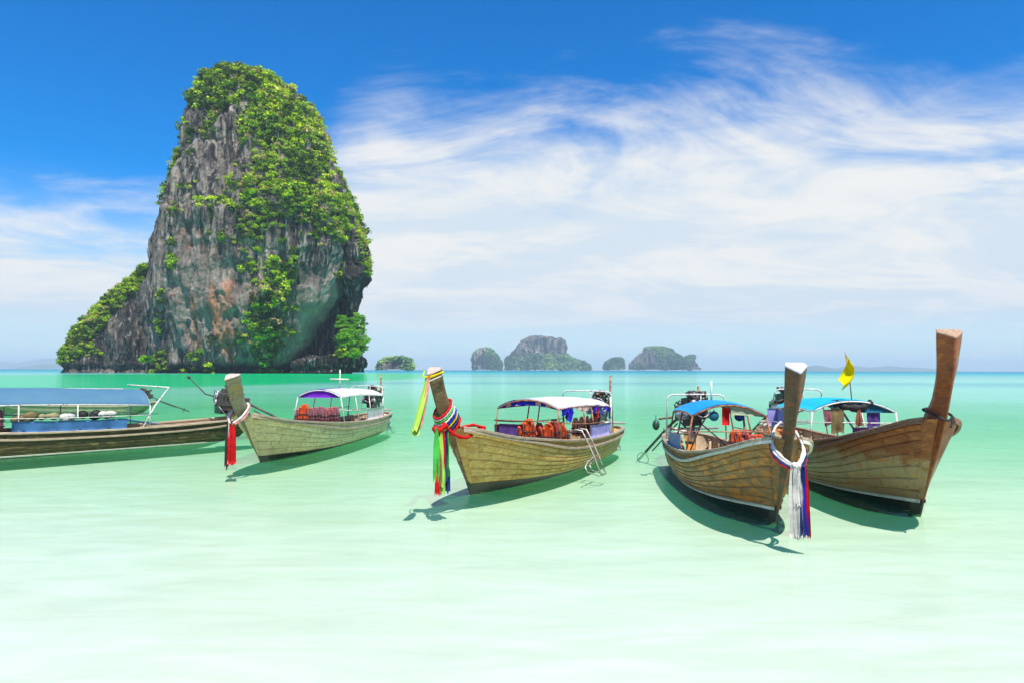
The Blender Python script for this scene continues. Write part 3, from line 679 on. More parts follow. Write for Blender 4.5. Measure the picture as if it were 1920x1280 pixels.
# ------------------------------------------------------------------ far islands and hills
def island(name, label, rows, Y, depth, seed, nveg, rveg, dens=None, far=1.0, kind=None, nth=260, nz=120, bright=0.0):
    A = at(sum(r_[1]+r_[2] for r_ in rows)/2/len(rows), 693, Y); t = thing(name, label, 'island', (float(A[0]), Y, 0))
    k = Y/420
    rows = [(y_, l_+min(2.5, (r_-l_)*.1), r_-min(2.5, (r_-l_)*.1)) for y_, l_, r_ in rows]
    o, P, N = rock_body('cliff', rows, Y, depth, M['rock_far'], nth, nz, (2.6*k, 2.8*k, 1.4*k), (.05/k, .2/k, .6/k), seed, 2.1, None, 0)
    o.parent = t; o.matrix_parent_inverse = Matrix.Translation(-t.location)
    if nveg:
        dn = dens or (lambda S, px, py: np.clip(.30+1.9*fbm(S*np.array([.05, .05, .03])/k, 3, seed), 0, 1))
        C, NN = scatter(P, N, nveg, dn, seed); r = np.random.default_rng(seed)
        rad = rveg*r.uniform(.5, 1.2, nveg)
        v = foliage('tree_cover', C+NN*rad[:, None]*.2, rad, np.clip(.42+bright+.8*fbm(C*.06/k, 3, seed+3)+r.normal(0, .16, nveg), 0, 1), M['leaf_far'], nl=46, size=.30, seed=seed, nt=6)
        v.parent = t; v.matrix_parent_inverse = Matrix.Translation(-t.location); v['kind'] = 'stuff'
    return t
island('small_islet', 'small low wooded islet on the horizon just right of the tower', [(671, 738, 762), (673, 724, 770), (677, 714, 775), (682, 709, 777), (688, 707, 778), (691.5, 708, 777)], 1300, 30, 101, 620, 5.5, nth=160, nz=60, bright=.12)
island('round_island', 'round blue green rock island standing alone left of the large flat-topped one', [(652, 902, 914), (654, 896, 922), (658, 889, 928), (664, 884, 932), (672, 881, 936), (680, 881, 939), (687, 884, 940), (692, 886, 940)], 3400, 60, 102, 1100, 9)
island('cliff_island', 'largest distant island, with a steep flat top and a long wooded tail to the right', [(630, 1003, 1030), (632, 985, 1042), (636, 978, 1052), (642, 973, 1064), (650, 970, 1066), (658, 960, 1067), (666, 954, 1068), (673, 950, 1082), (680, 948, 1096), (686, 947, 1108), (692, 947, 1112)], 3400, 110, 103, 2600, 9.5,
       lambda S, px, py: np.clip(.02+1.7*fbm(S*.009, 3, 8)+1.3*np.clip((py-658)/28, 0, 1), 0, 1), bright=.12)
island('dark_rock_island', 'small square dark blue island beside the pointed wooded one', [(671, 1147, 1160), (673, 1138, 1167), (677, 1133, 1170), (684, 1131, 1171), (692, 1131, 1172)], 3600, 40, 104, 460, 9)
island('peaked_island', 'wooded island with a rounded peak and green slopes, right of the flat-topped one', [(651, 1218, 1232), (654, 1209, 1246), (660, 1203, 1256), (667, 1192, 1270), (674, 1184, 1283), (681, 1178, 1296), (687, 1173, 1310), (692, 1171, 1320)], 3500, 80, 105, 2500, 9, bright=.14)
island('knobbed_island', 'jagged low rock at the right end of the peaked island', [(666, 1294, 1302), (669, 1284, 1304), (674, 1278, 1305), (682, 1276, 1310), (692, 1276, 1317)], 3700, 40, 106, 400, 8.5)
def hills(rows, Y, seed):
    """a far coast: its ridge line at depth Y"""
    n = 140; px = np.linspace(rows[0][0], rows[-1][0], n); py = np.interp(px, [q[0] for q in rows], [q[1] for q in rows])
    py = py+.5*fbm(np.stack([px*.08, px*0, px*0+seed], -1), 4, seed)*np.clip((692.5-py)/2, 0, 1)
    top = np.array([at(a, min(b, 692.6), Y) for a, b in zip(px, py)]); G = []
    for k in np.linspace(-1, 1, 9):
        q = top.copy(); q[:, 1] += k*700; q[:, 2] = top[:, 2]*(1-abs(k)**1.5)-1; G.append(q)
    G = np.array(G); o = mesh_np('far_hills', G.reshape(-1, 3), grid_faces(*G.shape[:2]), M['hill'], smooth=True); o['kind'] = 'structure'
m_, t_, out_ = new_mat('far_forest'); pp_ = t_.node('ShaderNodeNewGeometry').outputs['Position']
principled(t_, out_, t_.ramp(t_.noise(pp_, .006, 4, .6), [(.35, (.025, .05, .025)), (.65, (.08, .11, .05))]), .9, .1); M['hill'] = m_
hills([(1545, 693), (1560, 690), (1580, 688.5), (1596, 684), (1610, 686), (1632, 688.5), (1650, 686.5), (1668, 685), (1690, 687.5), (1720, 688), (1745, 690), (1760, 693)], 11000, 3)
hills([(1510, 692.5), (1522, 686), (1530, 684), (1540, 688), (1548, 692.5)], 9500, 4)
hills([(-60, 678), (0, 677), (20, 678), (35, 681), (52, 676), (75, 672), (100, 671), (125, 674), (170, 680)], 14500, 5)
hills([(84, 692.5), (88, 683), (92, 681.5), (97, 685), (103, 688), (110, 692)], 10000, 6)

# the air: one closed box of thin haze round everything; the sea and seabed run on beyond its far side
HZ = dict(x=14000, y0=-200, y1=16000, z0=-14.0, z1=204.0)
hb = MB().box((0, (HZ['y0']+HZ['y1'])/2, (HZ['z0']+HZ['z1'])/2), (2*HZ['x'], HZ['y1']-HZ['y0'], HZ['z1']-HZ['z0']))
mh, th_, oh = new_mat('haze_air'); pv = th_.node('ShaderNodeVolumePrincipled'); pv.inputs['Color'].default_value = (.66, .87, 1, 1); pv.inputs['Density'].default_value = 1.25e-4; pv.inputs['Anisotropy'].default_value = 0.0
th_.l.new(pv.outputs[0], oh.inputs['Volume'])
o = hb.build('haze', mh); o['kind'] = 'stuff'; o.display_type = 'WIRE'

# ------------------------------------------------------------------ long-tail boats
# boat frame: x forward (the stem meets the water at x = 0), y to port, z up from the water
def sstep(x, a, b): x = min(1, max(0, (x-a)/(b-a))); return x*x*(3-2*x)
def interp(x, pts): return float(np.interp(x, [p[0] for p in pts], [p[1] for p in pts]))
BT = [(0, .06), (.012, .22), (.03, .38), (.06, .50), (.10, .62), (.16, .74), (.25, .85), (.38, .92), (.50, .93), (.65, .88), (.78, .79), (.88, .69), (.94, .58), (.975, .42), (.992, .24), (1.0, .03)]
class Hull:
    def __init__(s, L, sheer, stem, B=.95, keel=-.20, line=.20, linelen=.40):
        s.L = L; s.sheer = sorted(sheer); s.stem = stem; s.B = B; s.keel = keel; s.line = line; s.linelen = linelen
        s.x0 = s.sheer[-1][0]-.10; s.z0 = s.sheer[-1][1]
        xs = np.linspace(-L, s.x0, 90); zz = np.interp(xs, [q[0] for q in s.sheer], [q[1] for q in s.sheer])
        k = np.hanning(13); k /= k.sum(); zz = np.convolve(np.pad(zz, 6, 'edge'), k, 'valid'); s.xs, s.zz = xs, zz
    def xg(s, t): return s.x0+t*(-s.L-s.x0)
    def zg(s, t): return float(np.interp(s.xg(t), s.xs, s.zz))
    def b(s, t): return float(np.interp(t, BTX, BTY))*s.B
    def zk(s, t): return s.keel*sstep(t, 0, .22)-.03+sstep(t, .78, 1.0)*(.10-s.keel)
    def n(s, t): return 1.0+2.0*sstep(t, .06, .48)-.9*sstep(t, .85, 1)
    def zline(s, t): return .015+s.line*max(0, 1-t/s.linelen)**1.3
    def vline(s, t):
        f = (s.zg(t)-s.zline(t))/(s.zg(t)-s.zk(t)); return math.asin(min(1, f)**(s.n(t)/2))/(math.pi/2)
    def pt(s, t, v, side=1, off=0.0):
        if off:
            e = 1e-3; a = s.pt(t, v, side); du = s.pt(min(1, t+e), v, side)-s.pt(max(0, t-e), v, side); dv = s.pt(t, min(1, v+e), side)-s.pt(t, max(0, v-e), side)
            nn = np.cross(du, dv); l = np.linalg.norm(nn)
            if l < 1e-12: return a
            nn = nn/l
            if nn[1]*side < 0 and abs(nn[1]) > .05 or (abs(nn[1]) <= .05 and nn[2] > 0 and v > .5): nn = -nn
            return a+nn*off
        n_ = s.n(t); a = v*math.pi/2; zg, zk = s.zg(t), s.zk(t)
        y = s.b(t)*max(0, math.cos(a))**(2/n_); z = zg+(zk-zg)*math.sin(a)**(2/n_)
        tau = (zg-z)/(zg-zk); fade = max(0, 1-t/.40)**2
        x = s.xg(t)+(0-s.x0)*tau*fade*.98+.75*tau*sstep(t, .8, 1)**1.5
        return np.array([x, y*side, z])
BTX = np.linspace(0, 1, 201); _by = np.interp(BTX, [q[0] for q in BT], [q[1] for q in BT]); _k = np.hanning(9); _k /= _k.sum()
BTY = _by.copy(); BTY[8:192] = np.convolve(_by, _k, 'same')[8:192]

def make_hull(root, h, mats, strakes=7, plank_len=1.15, sides=(1,), other_t=.0, seed=1, deck=True, ribs=True, rib_mat='inner', deck_range=None, plank_until=.97, stripe=True):
    r = random.Random(seed); W = M[mats['wood']]
    TS = np.concatenate([np.linspace(0, .2, 22), np.linspace(.22, .9, 36), np.linspace(.91, 1, 16)]); VS = np.linspace(0, 1, 15)
    mb = MB()
    for sd_ in (1, -1):
        G = np.array([[h.pt(t, v, sd_) for v in VS] for t in TS]); mb.sheet(G if sd_ < 0 else G[:, ::-1], 0)
    o = mb.build('hull', M[mats['shell']], root, True)
    mb = MB()                                                  # inner skin
    for sd_ in (1, -1):
        G = np.array([[h.pt(t, v, sd_, -.045) for v in np.linspace(0, .93, 12)] for t in TS[2:-3]]); mb.sheet(G, 0)
    mb.build('inner_skin', M['inner'], root, True)
    # planks: each board its own piece, proud of the hull with open seams between
    for sd_ in (1, -1):
        tmax = plank_until if sd_ in sides else other_t
        if tmax <= 0: continue
        for k in range(strakes):
            q0, q1 = .035+.965*k/strakes, .035+.965*(k+1)/strakes; g = .012
            t = .012+r.uniform(0, .004); first = True
            while t < tmax-.01:
                step = plank_len*r.uniform(.7, 1.3)/h.L
                if first: step *= r.uniform(.35, 1.0); first = False
                t1 = min(tmax, t+step)
                if tmax-t1 < .03: t1 = tmax
                nt = 6; rows_t = np.linspace(t+.0009, t1-.0009, nt); G = []
                offo = .016+r.uniform(-.003, .003)
                for tt in rows_t:
                    vl = h.vline(tt)
                    G.append([h.pt(tt, vl*(q0+g*.5), sd_, offo-.012), h.pt(tt, vl*(q0+g*1.2), sd_, offo), h.pt(tt, vl*(q0+q1)/2, sd_, offo+.003), h.pt(tt, vl*(q1-g*1.2), sd_, offo), h.pt(tt, vl*(q1-g*.5), sd_, offo-.012)])
                G = np.array(G); pb = MB()
                inner = G.copy(); inner[:, :, 1] -= sd_*.022
                m_, n_ = G.shape[:2]; V = np.concatenate([G.reshape(-1, 3), inner.reshape(-1, 3)]); F = [tuple(f) if sd_ < 0 else tuple(f[::-1]) for f in grid_faces(m_, n_)]
                e = [i*n_ for i in range(m_)]; e2 = [i*n_+n_-1 for i in range(m_)]
                for a_ in (e, e2):
                    for i in range(m_-1): F.append((a_[i], a_[i+1], a_[i+1]+m_*n_, a_[i]+m_*n_))
                for base in (0, (m_-1)*n_):
                    for j in range(n_-1): F.append((base+j, base+j+1, base+j+1+m_*n_, base+j+m_*n_))
                pb.add(V, F); pb.build('plank', W, root)
                t = t1
    # stripe along the painted bottom
    for sd_ in (1, -1) if stripe else ():
        G = []
        for tt in np.linspace(.006, min(.93, h.linelen*1.25), 30):
            vl = h.vline(tt); w_ = .028; G.append([h.pt(tt, vl-w_*.6, sd_, .030), h.pt(tt, vl+w_*.6, sd_, .030)])
        MB().sheet(np.array(G) if sd_ < 0 else np.array(G)[:, ::-1], .012).build('waterline_stripe', M['whiteline'], root, True)
    # dark painted bottom, a hair outside the shell
    mb = MB()
    for sd_ in (1, -1):
        G = np.array([[h.pt(t, h.vline(t)+(1-h.vline(t))*q, sd_, .010) for q in np.linspace(0, .98, 5)] for t in TS[1:-2]]); mb.sheet(G, 0)
    mb.build('bottom', M['wet'], root, True)
    # gunwale cap (one loop round the stern) and rubbing strake below it
    def loop(dv, off, w, th, lift, t0=.0):
        ts = list(np.concatenate([np.linspace(t0, .2, 14), np.linspace(.24, .9, 26), np.linspace(.915, .999, 16)]))
        L_ = [(t, 1) for t in ts]+[(t, -1) for t in ts[::-1]]
        C = np.array([h.pt(t, dv, s_, off) for t, s_ in L_]); T = np.gradient(C, axis=0); T[:, 2] = 0; T /= np.maximum(np.linalg.norm(T, axis=1, keepdims=True), 1e-6)
        S = np.stack([T[:, 1], -T[:, 0], T[:, 0]*0], -1)
        wv = np.array([w*(.35+.65*sstep(t, 0, .05)) for t, s_ in L_])[:, None]
        prof = [(-1, -1), (1, -1), (1, .6), (.8, 1), (-.8, 1), (-1, .6)]
        V = np.stack([C+S*wv/2*a+np.array([0, 0, lift+th/2*b_]) for a, b_ in prof], 1); n_ = len(prof); F = []
        for i in range(len(C)-1):
            for j in range(n_): F.append((i*n_+j, i*n_+(j+1) % n_, (i+1)*n_+(j+1) % n_, (i+1)*n_+j))
        F += [tuple(range(n_)), tuple((len(C)-1)*n_+j for j in range(n_))[::-1]]
        return MB().add(V.reshape(-1, 3), F)
    loop(.0, 0, .125, .05, .022, .012).build('gunwale', M[mats['rail']], root)
    loop(.05, .035, .045, .05, 0, .012).build('rubbing_strake', M[mats.get('rub', 'rail')], root)
    # frames and floor
    if ribs:
        for t in np.arange(.07, .95, .62/h.L):
            for sd_ in (1, -1):
                G = [[h.pt(t-.018/h.L, v, sd_, -.048), h.pt(t-.018/h.L, v, sd_, -.13), h.pt(t+.055/h.L, v, sd_, -.13), h.pt(t+.055/h.L, v, sd_, -.048)] for v in np.linspace(.02, .8, 7)]
                MB().sheet(np.array(G), 0).build('rib', M[rib_mat], root)
    t0, t1 = deck_range or (.27, .92); n_ = 9
    for k in range(n_):
        f0, f1 = -1+2*k/n_, -1+2*(k+1)/n_; G = []
        for t in np.linspace(t0, t1, 14):
            zf = max(.10, h.zg(t)-.55); cz = min(1, max(0, (h.zg(t)-zf)/(h.zg(t)-h.zk(t)))); y = h.b(t)*max(0, 1-cz**h.n(t))**(1/h.n(t))-.09
            x = h.xg(t); G.append([(x, y*f0+.006, zf), (x, y*f1-.006, zf)])
        MB().sheet(np.array(G), .025).build('floor_board', M['deck'], root)

def make_prow(root, stem, mats, wtop=.17, wneck=.10, wstem=.085, gz=1.2, foot_z=.20, band=None):
    """stem: rows (front x, front z, back x, back z) from the foot up to the tip; the timber is wedge shaped, with its ridge forward"""
    P = []
    rows = np.array(stem, float); n = 26; k = np.linspace(0, len(rows)-1, n); rr = np.stack([np.interp(k, range(len(rows)), rows[:, i]) for i in range(4)], 1)
    for i in range(4):
        q = rr[:, i].copy(); kk = np.array([.25, .5, .25]); q[1:-1] = np.convolve(q, kk, 'valid'); rr[:, i] = q
    V = []
    for i, (fx, fz, bx, bz) in enumerate(rr):
        zc = (fz+bz)/2; w = np.interp(zc, [0, gz-.25, gz+.10, gz+.35, rows[-1, 1]-.3, rows[-1, 1]], [wstem*.8, wstem, wneck, wneck*.95, wtop*.85, wtop]); wf = .014
        f = np.array([fx, 0, fz]); b = np.array([bx, 0, bz]); m = f*.30+b*.70
        for p, y in ((f, wf), (m, w), (b, w*.82), (b, -w*.82), (m, -w), (f, -wf)): V.append(p+np.array([0, y, 0]))
    F = [(i*6+j, i*6+(j+1) % 6, (i+1)*6+(j+1) % 6, (i+1)*6+j) for i in range(n-1) for j in range(6)]
    cut = [i for i in range(n-1) if (rr[i][1]+rr[i][3])/2 < foot_z]; nc = len(cut)
    MB().add(V[:(nc+1)*6], F[:nc*6]+[(0, 1, 2, 3, 4, 5)]).build('stem_foot', M['wet'], root)
    mb = MB().add(V[nc*6:], [tuple(q-nc*6 for q in f_) for f_ in F[nc*6:]]); o = mb.build('prow', M[mats['stem']], root)
    bv = o.modifiers.new('bevel', 'BEVEL'); bv.width = .012; bv.segments = 2; bv.limit_method = 'ANGLE'; bv.angle_limit = R(25)
    top = [np.array(q) for q in V[-6:]]; c = sum(top)/6; up = np.array([.25, 0, .97])*.018
    T = [c+(q-c)*1.03 for q in top]+[c+(q-c)*1.0+up for q in top]
    MB().add(T, [(0, 5, 4, 3, 2, 1), (6, 7, 8, 9, 10, 11)]+[(i, (i+1) % 6, 6+(i+1) % 6, 6+i) for i in range(6)]).build('prow_end', M[mats['end']], root)
    if band:
        for dz, m_ in band:
            T = [c+(q-c)*1.07-np.array([dz*.2, 0, dz]) for q in top]+[c+(q-c)*1.07-np.array([(dz+.022)*.2, 0, dz+.022]) for q in top]
            MB().add(T, [(i, (i+1) % 6, 6+(i+1) % 6, 6+i) for i in range(6)]).build('prow_band', M[m_], root)

def make_canopy(root, h, xf, xr, eave_f, eave_r, rise, hw, roof, lining, pipe='pipe', posts=(0, .45, 1), valance=None, seed=1, sag=.02, hwr=None, posts_skip=(), rail_z=None, roof2=None, split=0):
    n, m = 22, 15; rs = np.random.default_rng(seed); G = []
    def z_at(k, y): return eave_f+(eave_r-eave_f)*k+rise*(1-abs(y)**2.2)+.05*math.sin(k*math.pi)
    def hw_at(k): return hw+((hwr or hw)-hw)*k
    for i in range(n):
        k = i/(n-1); row = []
        for j in range(m):
            y = -1+2*j/(m-1); row.append((xf+(xr-xf)*k, y*hw_at(k), z_at(k, y)))
        G.append(row)
    G = np.array(G); G[..., 2] += sag*fbm(G*np.array([2.2, 3, 1])+seed, 3, seed)-sag*.8*np.abs(np.sin(np.linspace(0, 1, n)*3*math.pi))[:, None]*0
    top = G+np.array([0, 0, .02])
    if roof2:                                                     # sheeting in two colours, meeting along one line
        MB().sheet(top[:, :split+1], .008).build('canopy_roof', M[roof], root, True)
        tag(MB().sheet(top[:, split:], .008).build('canopy_roof', M[roof2], root, True))
    else: MB().sheet(top, .008).build('canopy_roof', M[roof], root, True)
    MB().sheet(G[1:-1, 1:-1]-np.array([0, 0, .012]), .004).build('canopy_lining', M[lining], root, True)
    P_ = M[pipe]
    for k in (0, .5, 1):
        pts = [(xf+(xr-xf)*k, y*hw_at(k), z_at(k, y)-.004) for y in np.linspace(-1, 1, 13)]; MB().tube(pts, .018, 6).build('roof_hoop', P_, root, True)
    for s_ in (1, -1):
        pts = [(xf+(xr-xf)*k, s_*hw_at(k), z_at(k, 1)) for k in np.linspace(0, 1, 9)]; MB().tube(pts, .018, 6).build('eave_pipe', P_, root, True)
    for k in posts:
        for s_ in (1, -1):
            if (k, s_) in posts_skip: continue
            x = xf+(xr-xf)*k; t = (x-h.x0)/(-h.L-h.x0); yb = (h.b(t)-.02)*s_
            MB().tube([(x, yb, h.zg(t)), (x+.0, s_*hw_at(k), z_at(k, 1))], .018, 6).build('post', P_, root, True)
    for s_ in (1, -1):                                            # hand rail between the posts
        MB().tube([(xf+(xr-xf)*k, s_*(.35*hw_at(k)+.65*(h.b((xf+(xr-xf)*k-h.x0)/(-h.L-h.x0)))), h.zg((xf+(xr-xf)*k-h.x0)/(-h.L-h.x0))+.40) for k in np.linspace(0, 1, 7)], .012, 5).build('hand_rail', P_, root, True)
    t = (xf-h.x0)/(-h.L-h.x0); MB().tube([(xf, -h.b(t), h.zg(t)+.42), (xf, h.b(t), h.zg(t)+.42)], .012, 5).build('hand_rail', P_, root, True)
    if valance:
        for j, (k0, k1, dz, mat) in enumerate(valance):
            rows = []
            for k in np.linspace(k0, k1, 12):
                x = xf+(xr-xf)*k; z = z_at(k, 1); d_ = dz*(.75+.25*math.sin(k*31+j)+.12*math.sin(k*83)); rows.append([(x, hw_at(k)+.025+.02*math.sin(k*57), z), (x, hw_at(k)+.035+.03*math.sin(k*57), z-d_*.5), (x, hw_at(k)+.03+.04*math.sin(k*57+1), z-d_)])
            MB().sheet(np.array(rows), .004).build('valance', M[mat], root, True)
    return z_at, hw_at

def side_cloth(root, h, x0, x1, side, z0, z1, mat, y=None, wave=.012, name='side_cloth'):
    rows = []
    for i, x in enumerate(np.linspace(x0, x1, 16)):
        t = (x-h.x0)/(-h.L-h.x0); yy = (y if y is not None else h.b(t)+.0)*side
        rows.append([(x, yy+side*wave*math.sin(i*1.7+k*2), h.zg(t)+z0+(z1-z0)*k+.008*math.sin(i*1.1)*(k > .9)) for k in np.linspace(0, 1, 5)])
    return MB().sheet(np.array(rows), .006).build(name, M[mat], root, True)
def cross_cloth(root, h, x, y0, y1, z0, z1, mat, name='front_cloth'):
    t = (x-h.x0)/(-h.L-h.x0); rows = [[(x+.012*math.sin(i*1.5+k), y, h.zg(t)+z0+(z1-z0)*k) for k in np.linspace(0, 1, 4)] for i, y in enumerate(np.linspace(y0, y1, 12))]
    return MB().sheet(np.array(rows), .006).build(name, M[mat], root, True)

def make_rack(root, h, x, w, z, pipe='pipe', mid=True, lean=.0, pipe2=None):
    t = (x-h.x0)/(-h.L-h.x0); zb = h.zg(t); r = .12
    pts = [(x-lean, -h.b(t)+.02, zb), (x-lean*.3, -w, z-r*1.6), (x, -w, z-r), (x, -w+.035, z-.035), (x, -w+r, z), (x, 0, z+.01), (x, w-r, z), (x, w-.035, z-.035), (x, w, z-r), (x-lean*.3, w, z-r*1.6), (x-lean, h.b(t)-.02, zb)]
    MB().tube(pts, .02, 6).build('stern_hoop', M[pipe], root, True)
    if mid: MB().tube([(x, .12, z), (x, .12, z-.34)], .013, 5).build('hoop_strut', M[pipe], root, True)

def make_engine(root, h, x, z=1.25, exhaust=.35, tiller=(1.0, .25), turn=0.0, seed=1, pipe_col='pipe_rust', shaft=True, s=1.0):
    """car engine on a pivot post with pulleys, hoses, a tiller bar and the long propeller shaft"""
    r = random.Random(seed); e = bpy.data.objects.new('engine', None); col.objects.link(e); e.parent = root; e.location = (x, 0, z); e.rotation_euler = (0, R(-6), turn); e.scale = (1.25*s, 1.25*s, 1.25*s)
    mb = MB(); mb.box((0, 0, 0), (.62, .30, .34)).box((.02, 0, .22), (.50, .20, .14)).box((0, 0, -.22), (.40, .22, .14)).box((-.38, 0, -.04), (.18, .26, .26))
    for i in range(5): mb.box((-.22+.1*i, .17, .10), (.05, .08, .07)).cyl((-.22+.1*i, -.19, .12), (0, 1, .3), .022, .14, 6)
    o = mb.build('engine_block', M['engine'], e); bv = o.modifiers.new('bevel', 'BEVEL'); bv.width = .018; bv.segments = 2
    mb = MB().cyl((.36, 0, .08), (1, 0, 0), .11, .05, 16).cyl((.36, .16, -.08), (1, 0, 0), .07, .05, 12).cyl((.36, -.15, .16), (1, 0, 0), .06, .05, 12).ring((.40, .02, .04), (1, 0, 0), .17, .012, 20, 4); mb.build('pulleys', M['alu'], e, True)
    mb = MB()
    for i in range(4): mb.box((.43, 0, .08), (.012, .30, .05), Matrix.Rotation(i*math.pi/4, 3, 'X'))
    mb.build('fan', M['black'], e)
    mb = MB()
    for i in range(9):
        a = Vector((r.uniform(-.35, .35), r.uniform(-.2, .2), .18)); b = Vector((r.uniform(-.4, .4), r.uniform(-.26, .26), r.uniform(-.25, .25))); m_ = (a+b)/2+Vector((0, r.uniform(-.18, .18), r.uniform(.05, .2))); mb.tube([a, (a+m_)/2+Vector((0, 0, .05)), m_, (m_+b)/2+Vector((0, 0, .03)), b], .014, 5, False)
    mb.build('hose', M['black'], e, True)
    mb = MB()
    for i in range(6):
        c = Vector((r.uniform(-.3, .3), r.uniform(-.22, .22), r.uniform(.22, .38))); mb.box(c, (r.uniform(.06, .14), r.uniform(.05, .12), r.uniform(.05, .12)), Matrix.Rotation(r.uniform(0, 2), 3, 'Z'))
    mb.ball((.05, .0, .36), (.16, .13, .07), 9); mb.build('air_cleaner', M['engine'], e, True)
    MB().box((.05, -.20, -.06), (.22, .16, .2)).cyl((.05, -.26, -.06), (1, 0, 0), .06, .3, 10).build('alternator', M['alu'], e)
    MB().tube([(-.1, .18, .1), (-.1, .24, .25), (-.08, .24, .36), (-.08, .24, .40+exhaust)], .026, 8).build('exhaust_pipe', M[pipe_col], e, True)
    mb = MB().tube([(0, 0, -.25), (0, 0, -.62)], .055, 8).tube([(-.28, -.12, -.18), (0, 0, -.5)], .02, 6).tube([(.28, .12, -.18), (0, 0, -.5)], .02, 6).tube([(-.05, -.62, -.34), (-.05, .62, -.34)], .03, 6); mb.build('engine_mount', M['steel'], e, True)
    if tiller: MB().tube([(.2, 0, .0), (.2+tiller[0]*.5, .05, .10), (.2+tiller[0], .10, tiller[1])], .018, 6).ball((.2+tiller[0], .10, tiller[1]), .045, 7).build('tiller', M['pipe_dark'], e, True)
    if shaft: MB().tube([(-.45, 0, -.06), (-1.0, 0, -.28), (-2.6, 0, -1.05*s)], .03, 7).tube([(-.6, 0, -.22), (-1.8, 0, -.80*s)], .016, 5).ring((-2.3, 0, -.98*s), (1, 0, .4), .14, .012, 16, 4).build('propeller_shaft', M['pipe_dark'], e, True)
    return e

_jk = {}
def jacket_mesh(mat):
    """foam life jacket: two front pads, a collar round the neck opening, a back pad; webbing and buckle as a second mesh"""
    if mat in _jk: return _jk[mat]
    def pad(mb, pts, y, th):       # closed outline in x-z, pillowed
        c = sum((Vector((p[0], 0, p[1])) for p in pts), Vector())/len(pts); V = []
        for q, dy in ((1.0, 0), (.86, th*.5)):
            for p in pts: V.append(c+(Vector((p[0], 0, p[1]))-c)*q+Vector((0, y+dy, 0)))
        for p in pts: V.append(c+(Vector((p[0], 0, p[1]))-c)*.86+Vector((0, y-th*.5, 0)))
        n = len(pts); F = [(i, (i+1) % n, n+(i+1) % n, n+i) for i in range(n)]+[((i+1) % n, i, 2*n+i, 2*n+(i+1) % n) for i in range(n)]+[tuple(n+i for i in range(n)), tuple(2*n+i for i in range(n))[::-1]]
        mb.add(V, F)
    mb = MB()
    for s_ in (1, -1):
        pad(mb, [(s_*a, b) for a, b in ((.012, 0), (.15, .01), (.165, .12), (.14, .24), (.15, .36), (.12, .46), (.06, .44), (.05, .34), (.012, .26))], .05, .07)
    pad(mb, [(-.15, .02), (.15, .02), (.16, .25), (.12, .44), (.07, .52), (-.07, .52), (-.12, .44), (-.16, .25)], -.05, .07)
    b = MB()
    for z in (.09, .22): b.tube([(-.165, -.08, z), (-.17, .09, z), (0, .10, z), (.17, .09, z), (.165, -.08, z)], .012, 4)
    b.box((0, .10, .09), (.05, .02, .035)).box((0, .10, .22), (.05, .02, .035)).tube([(-.1, .09, .4), (-.11, .095, .2), (-.1, .09, .04)], .010, 4).tube([(.1, .09, .4), (.11, .095, .2), (.1, .09, .04)], .010, 4)
    _jk[mat] = (mb.mesh('foam_pads', M[mat]), b.mesh('strap', M['strap'])); return _jk[mat]
def jacket(boat, loc, rotz, mat, label, group, scale=1.0, tilt=0.0, roll=0.0):
    w = boat.matrix_basis @ Vector(loc); t = thing('life_jacket', label, 'life jacket', w, group)
    t.rotation_euler = (tilt, roll, boat.rotation_euler.z+rotz); t.scale = (scale,)*3
    a, b = jacket_mesh(mat)
    for me, nm in ((a, 'foam_pads'), (b, 'strap')):
        o = bpy.data.objects.new(nm, me); col.objects.link(o); o.parent = t
    return t

def ribbon_strand(mb_name, root, top, length, width, mat, seed=0, sway=(0, 0), splay=0.0, folds=3, ang=0.0, taper=1.0):
    r = random.Random(seed); n = 14; rows = []; m = 7
    for i in range(n):
        k = i/(n-1); w = width*(.35+.65*min(1, k*3))*(1+(taper-1)*k); row = []
        for j in range(m):
            u = j/(m-1)-.5; dx = u*w*(1+splay*k); dy = .018*math.sin(u*folds*6.28+seed)*(.4+k)+.012*math.sin(k*7+seed)
            ca, sa = math.cos(ang), math.sin(ang)
            row.append((top[0]+dx*ca-dy*sa+sway[0]*k**1.3, top[1]+dx*sa+dy*ca+sway[1]*k**1.3, top[2]-length*k+.01*math.sin(u*9+k*3)+(.03*math.sin(u*14+seed) if i == n-1 else 0)))
        rows.append(row)
    return MB().sheet(np.array(rows), .004).build(mb_name, M[mat], root, True)
def sash(root, pts, r, mat, name='sash', seg=8):
    """knotted cloth: a soft tube through the given points"""
    P = [Vector(p) for p in pts]; Q = []
    for i in range(len(P)-1):
        p0 = P[max(i-1, 0)]; p1 = P[i]; p2 = P[i+1]; p3 = P[min(i+2, len(P)-1)]
        for k in range(5):
            t = k/5; Q.append(.5*((2*p1)+(-p0+p2)*t+(2*p0-5*p1+4*p2-p3)*t*t+(-p0+3*p1-3*p2+p3)*t**3))
    Q.append(P[-1]); rr = [r*(1+.22*math.sin(i*1.9)+.12*math.sin(i*.7+2)) for i in range(len(Q))]
    return MB().tube(Q, rr, seg).build(name, M[mat], root, True)
def boat_root(label, foot, heading, group='moored wooden long-tail boats', name='longtail_boat'):
    d = _f+_r2*(foot[0]-960)/FPX-_u2*(foot[1]-640)/FPX; k = -CAM_H/d[2]; p = np.array([0, 0, CAM_H])+d*k
    return thing(name, label, 'boat', (p[0], p[1], 0), group, R(heading-90))
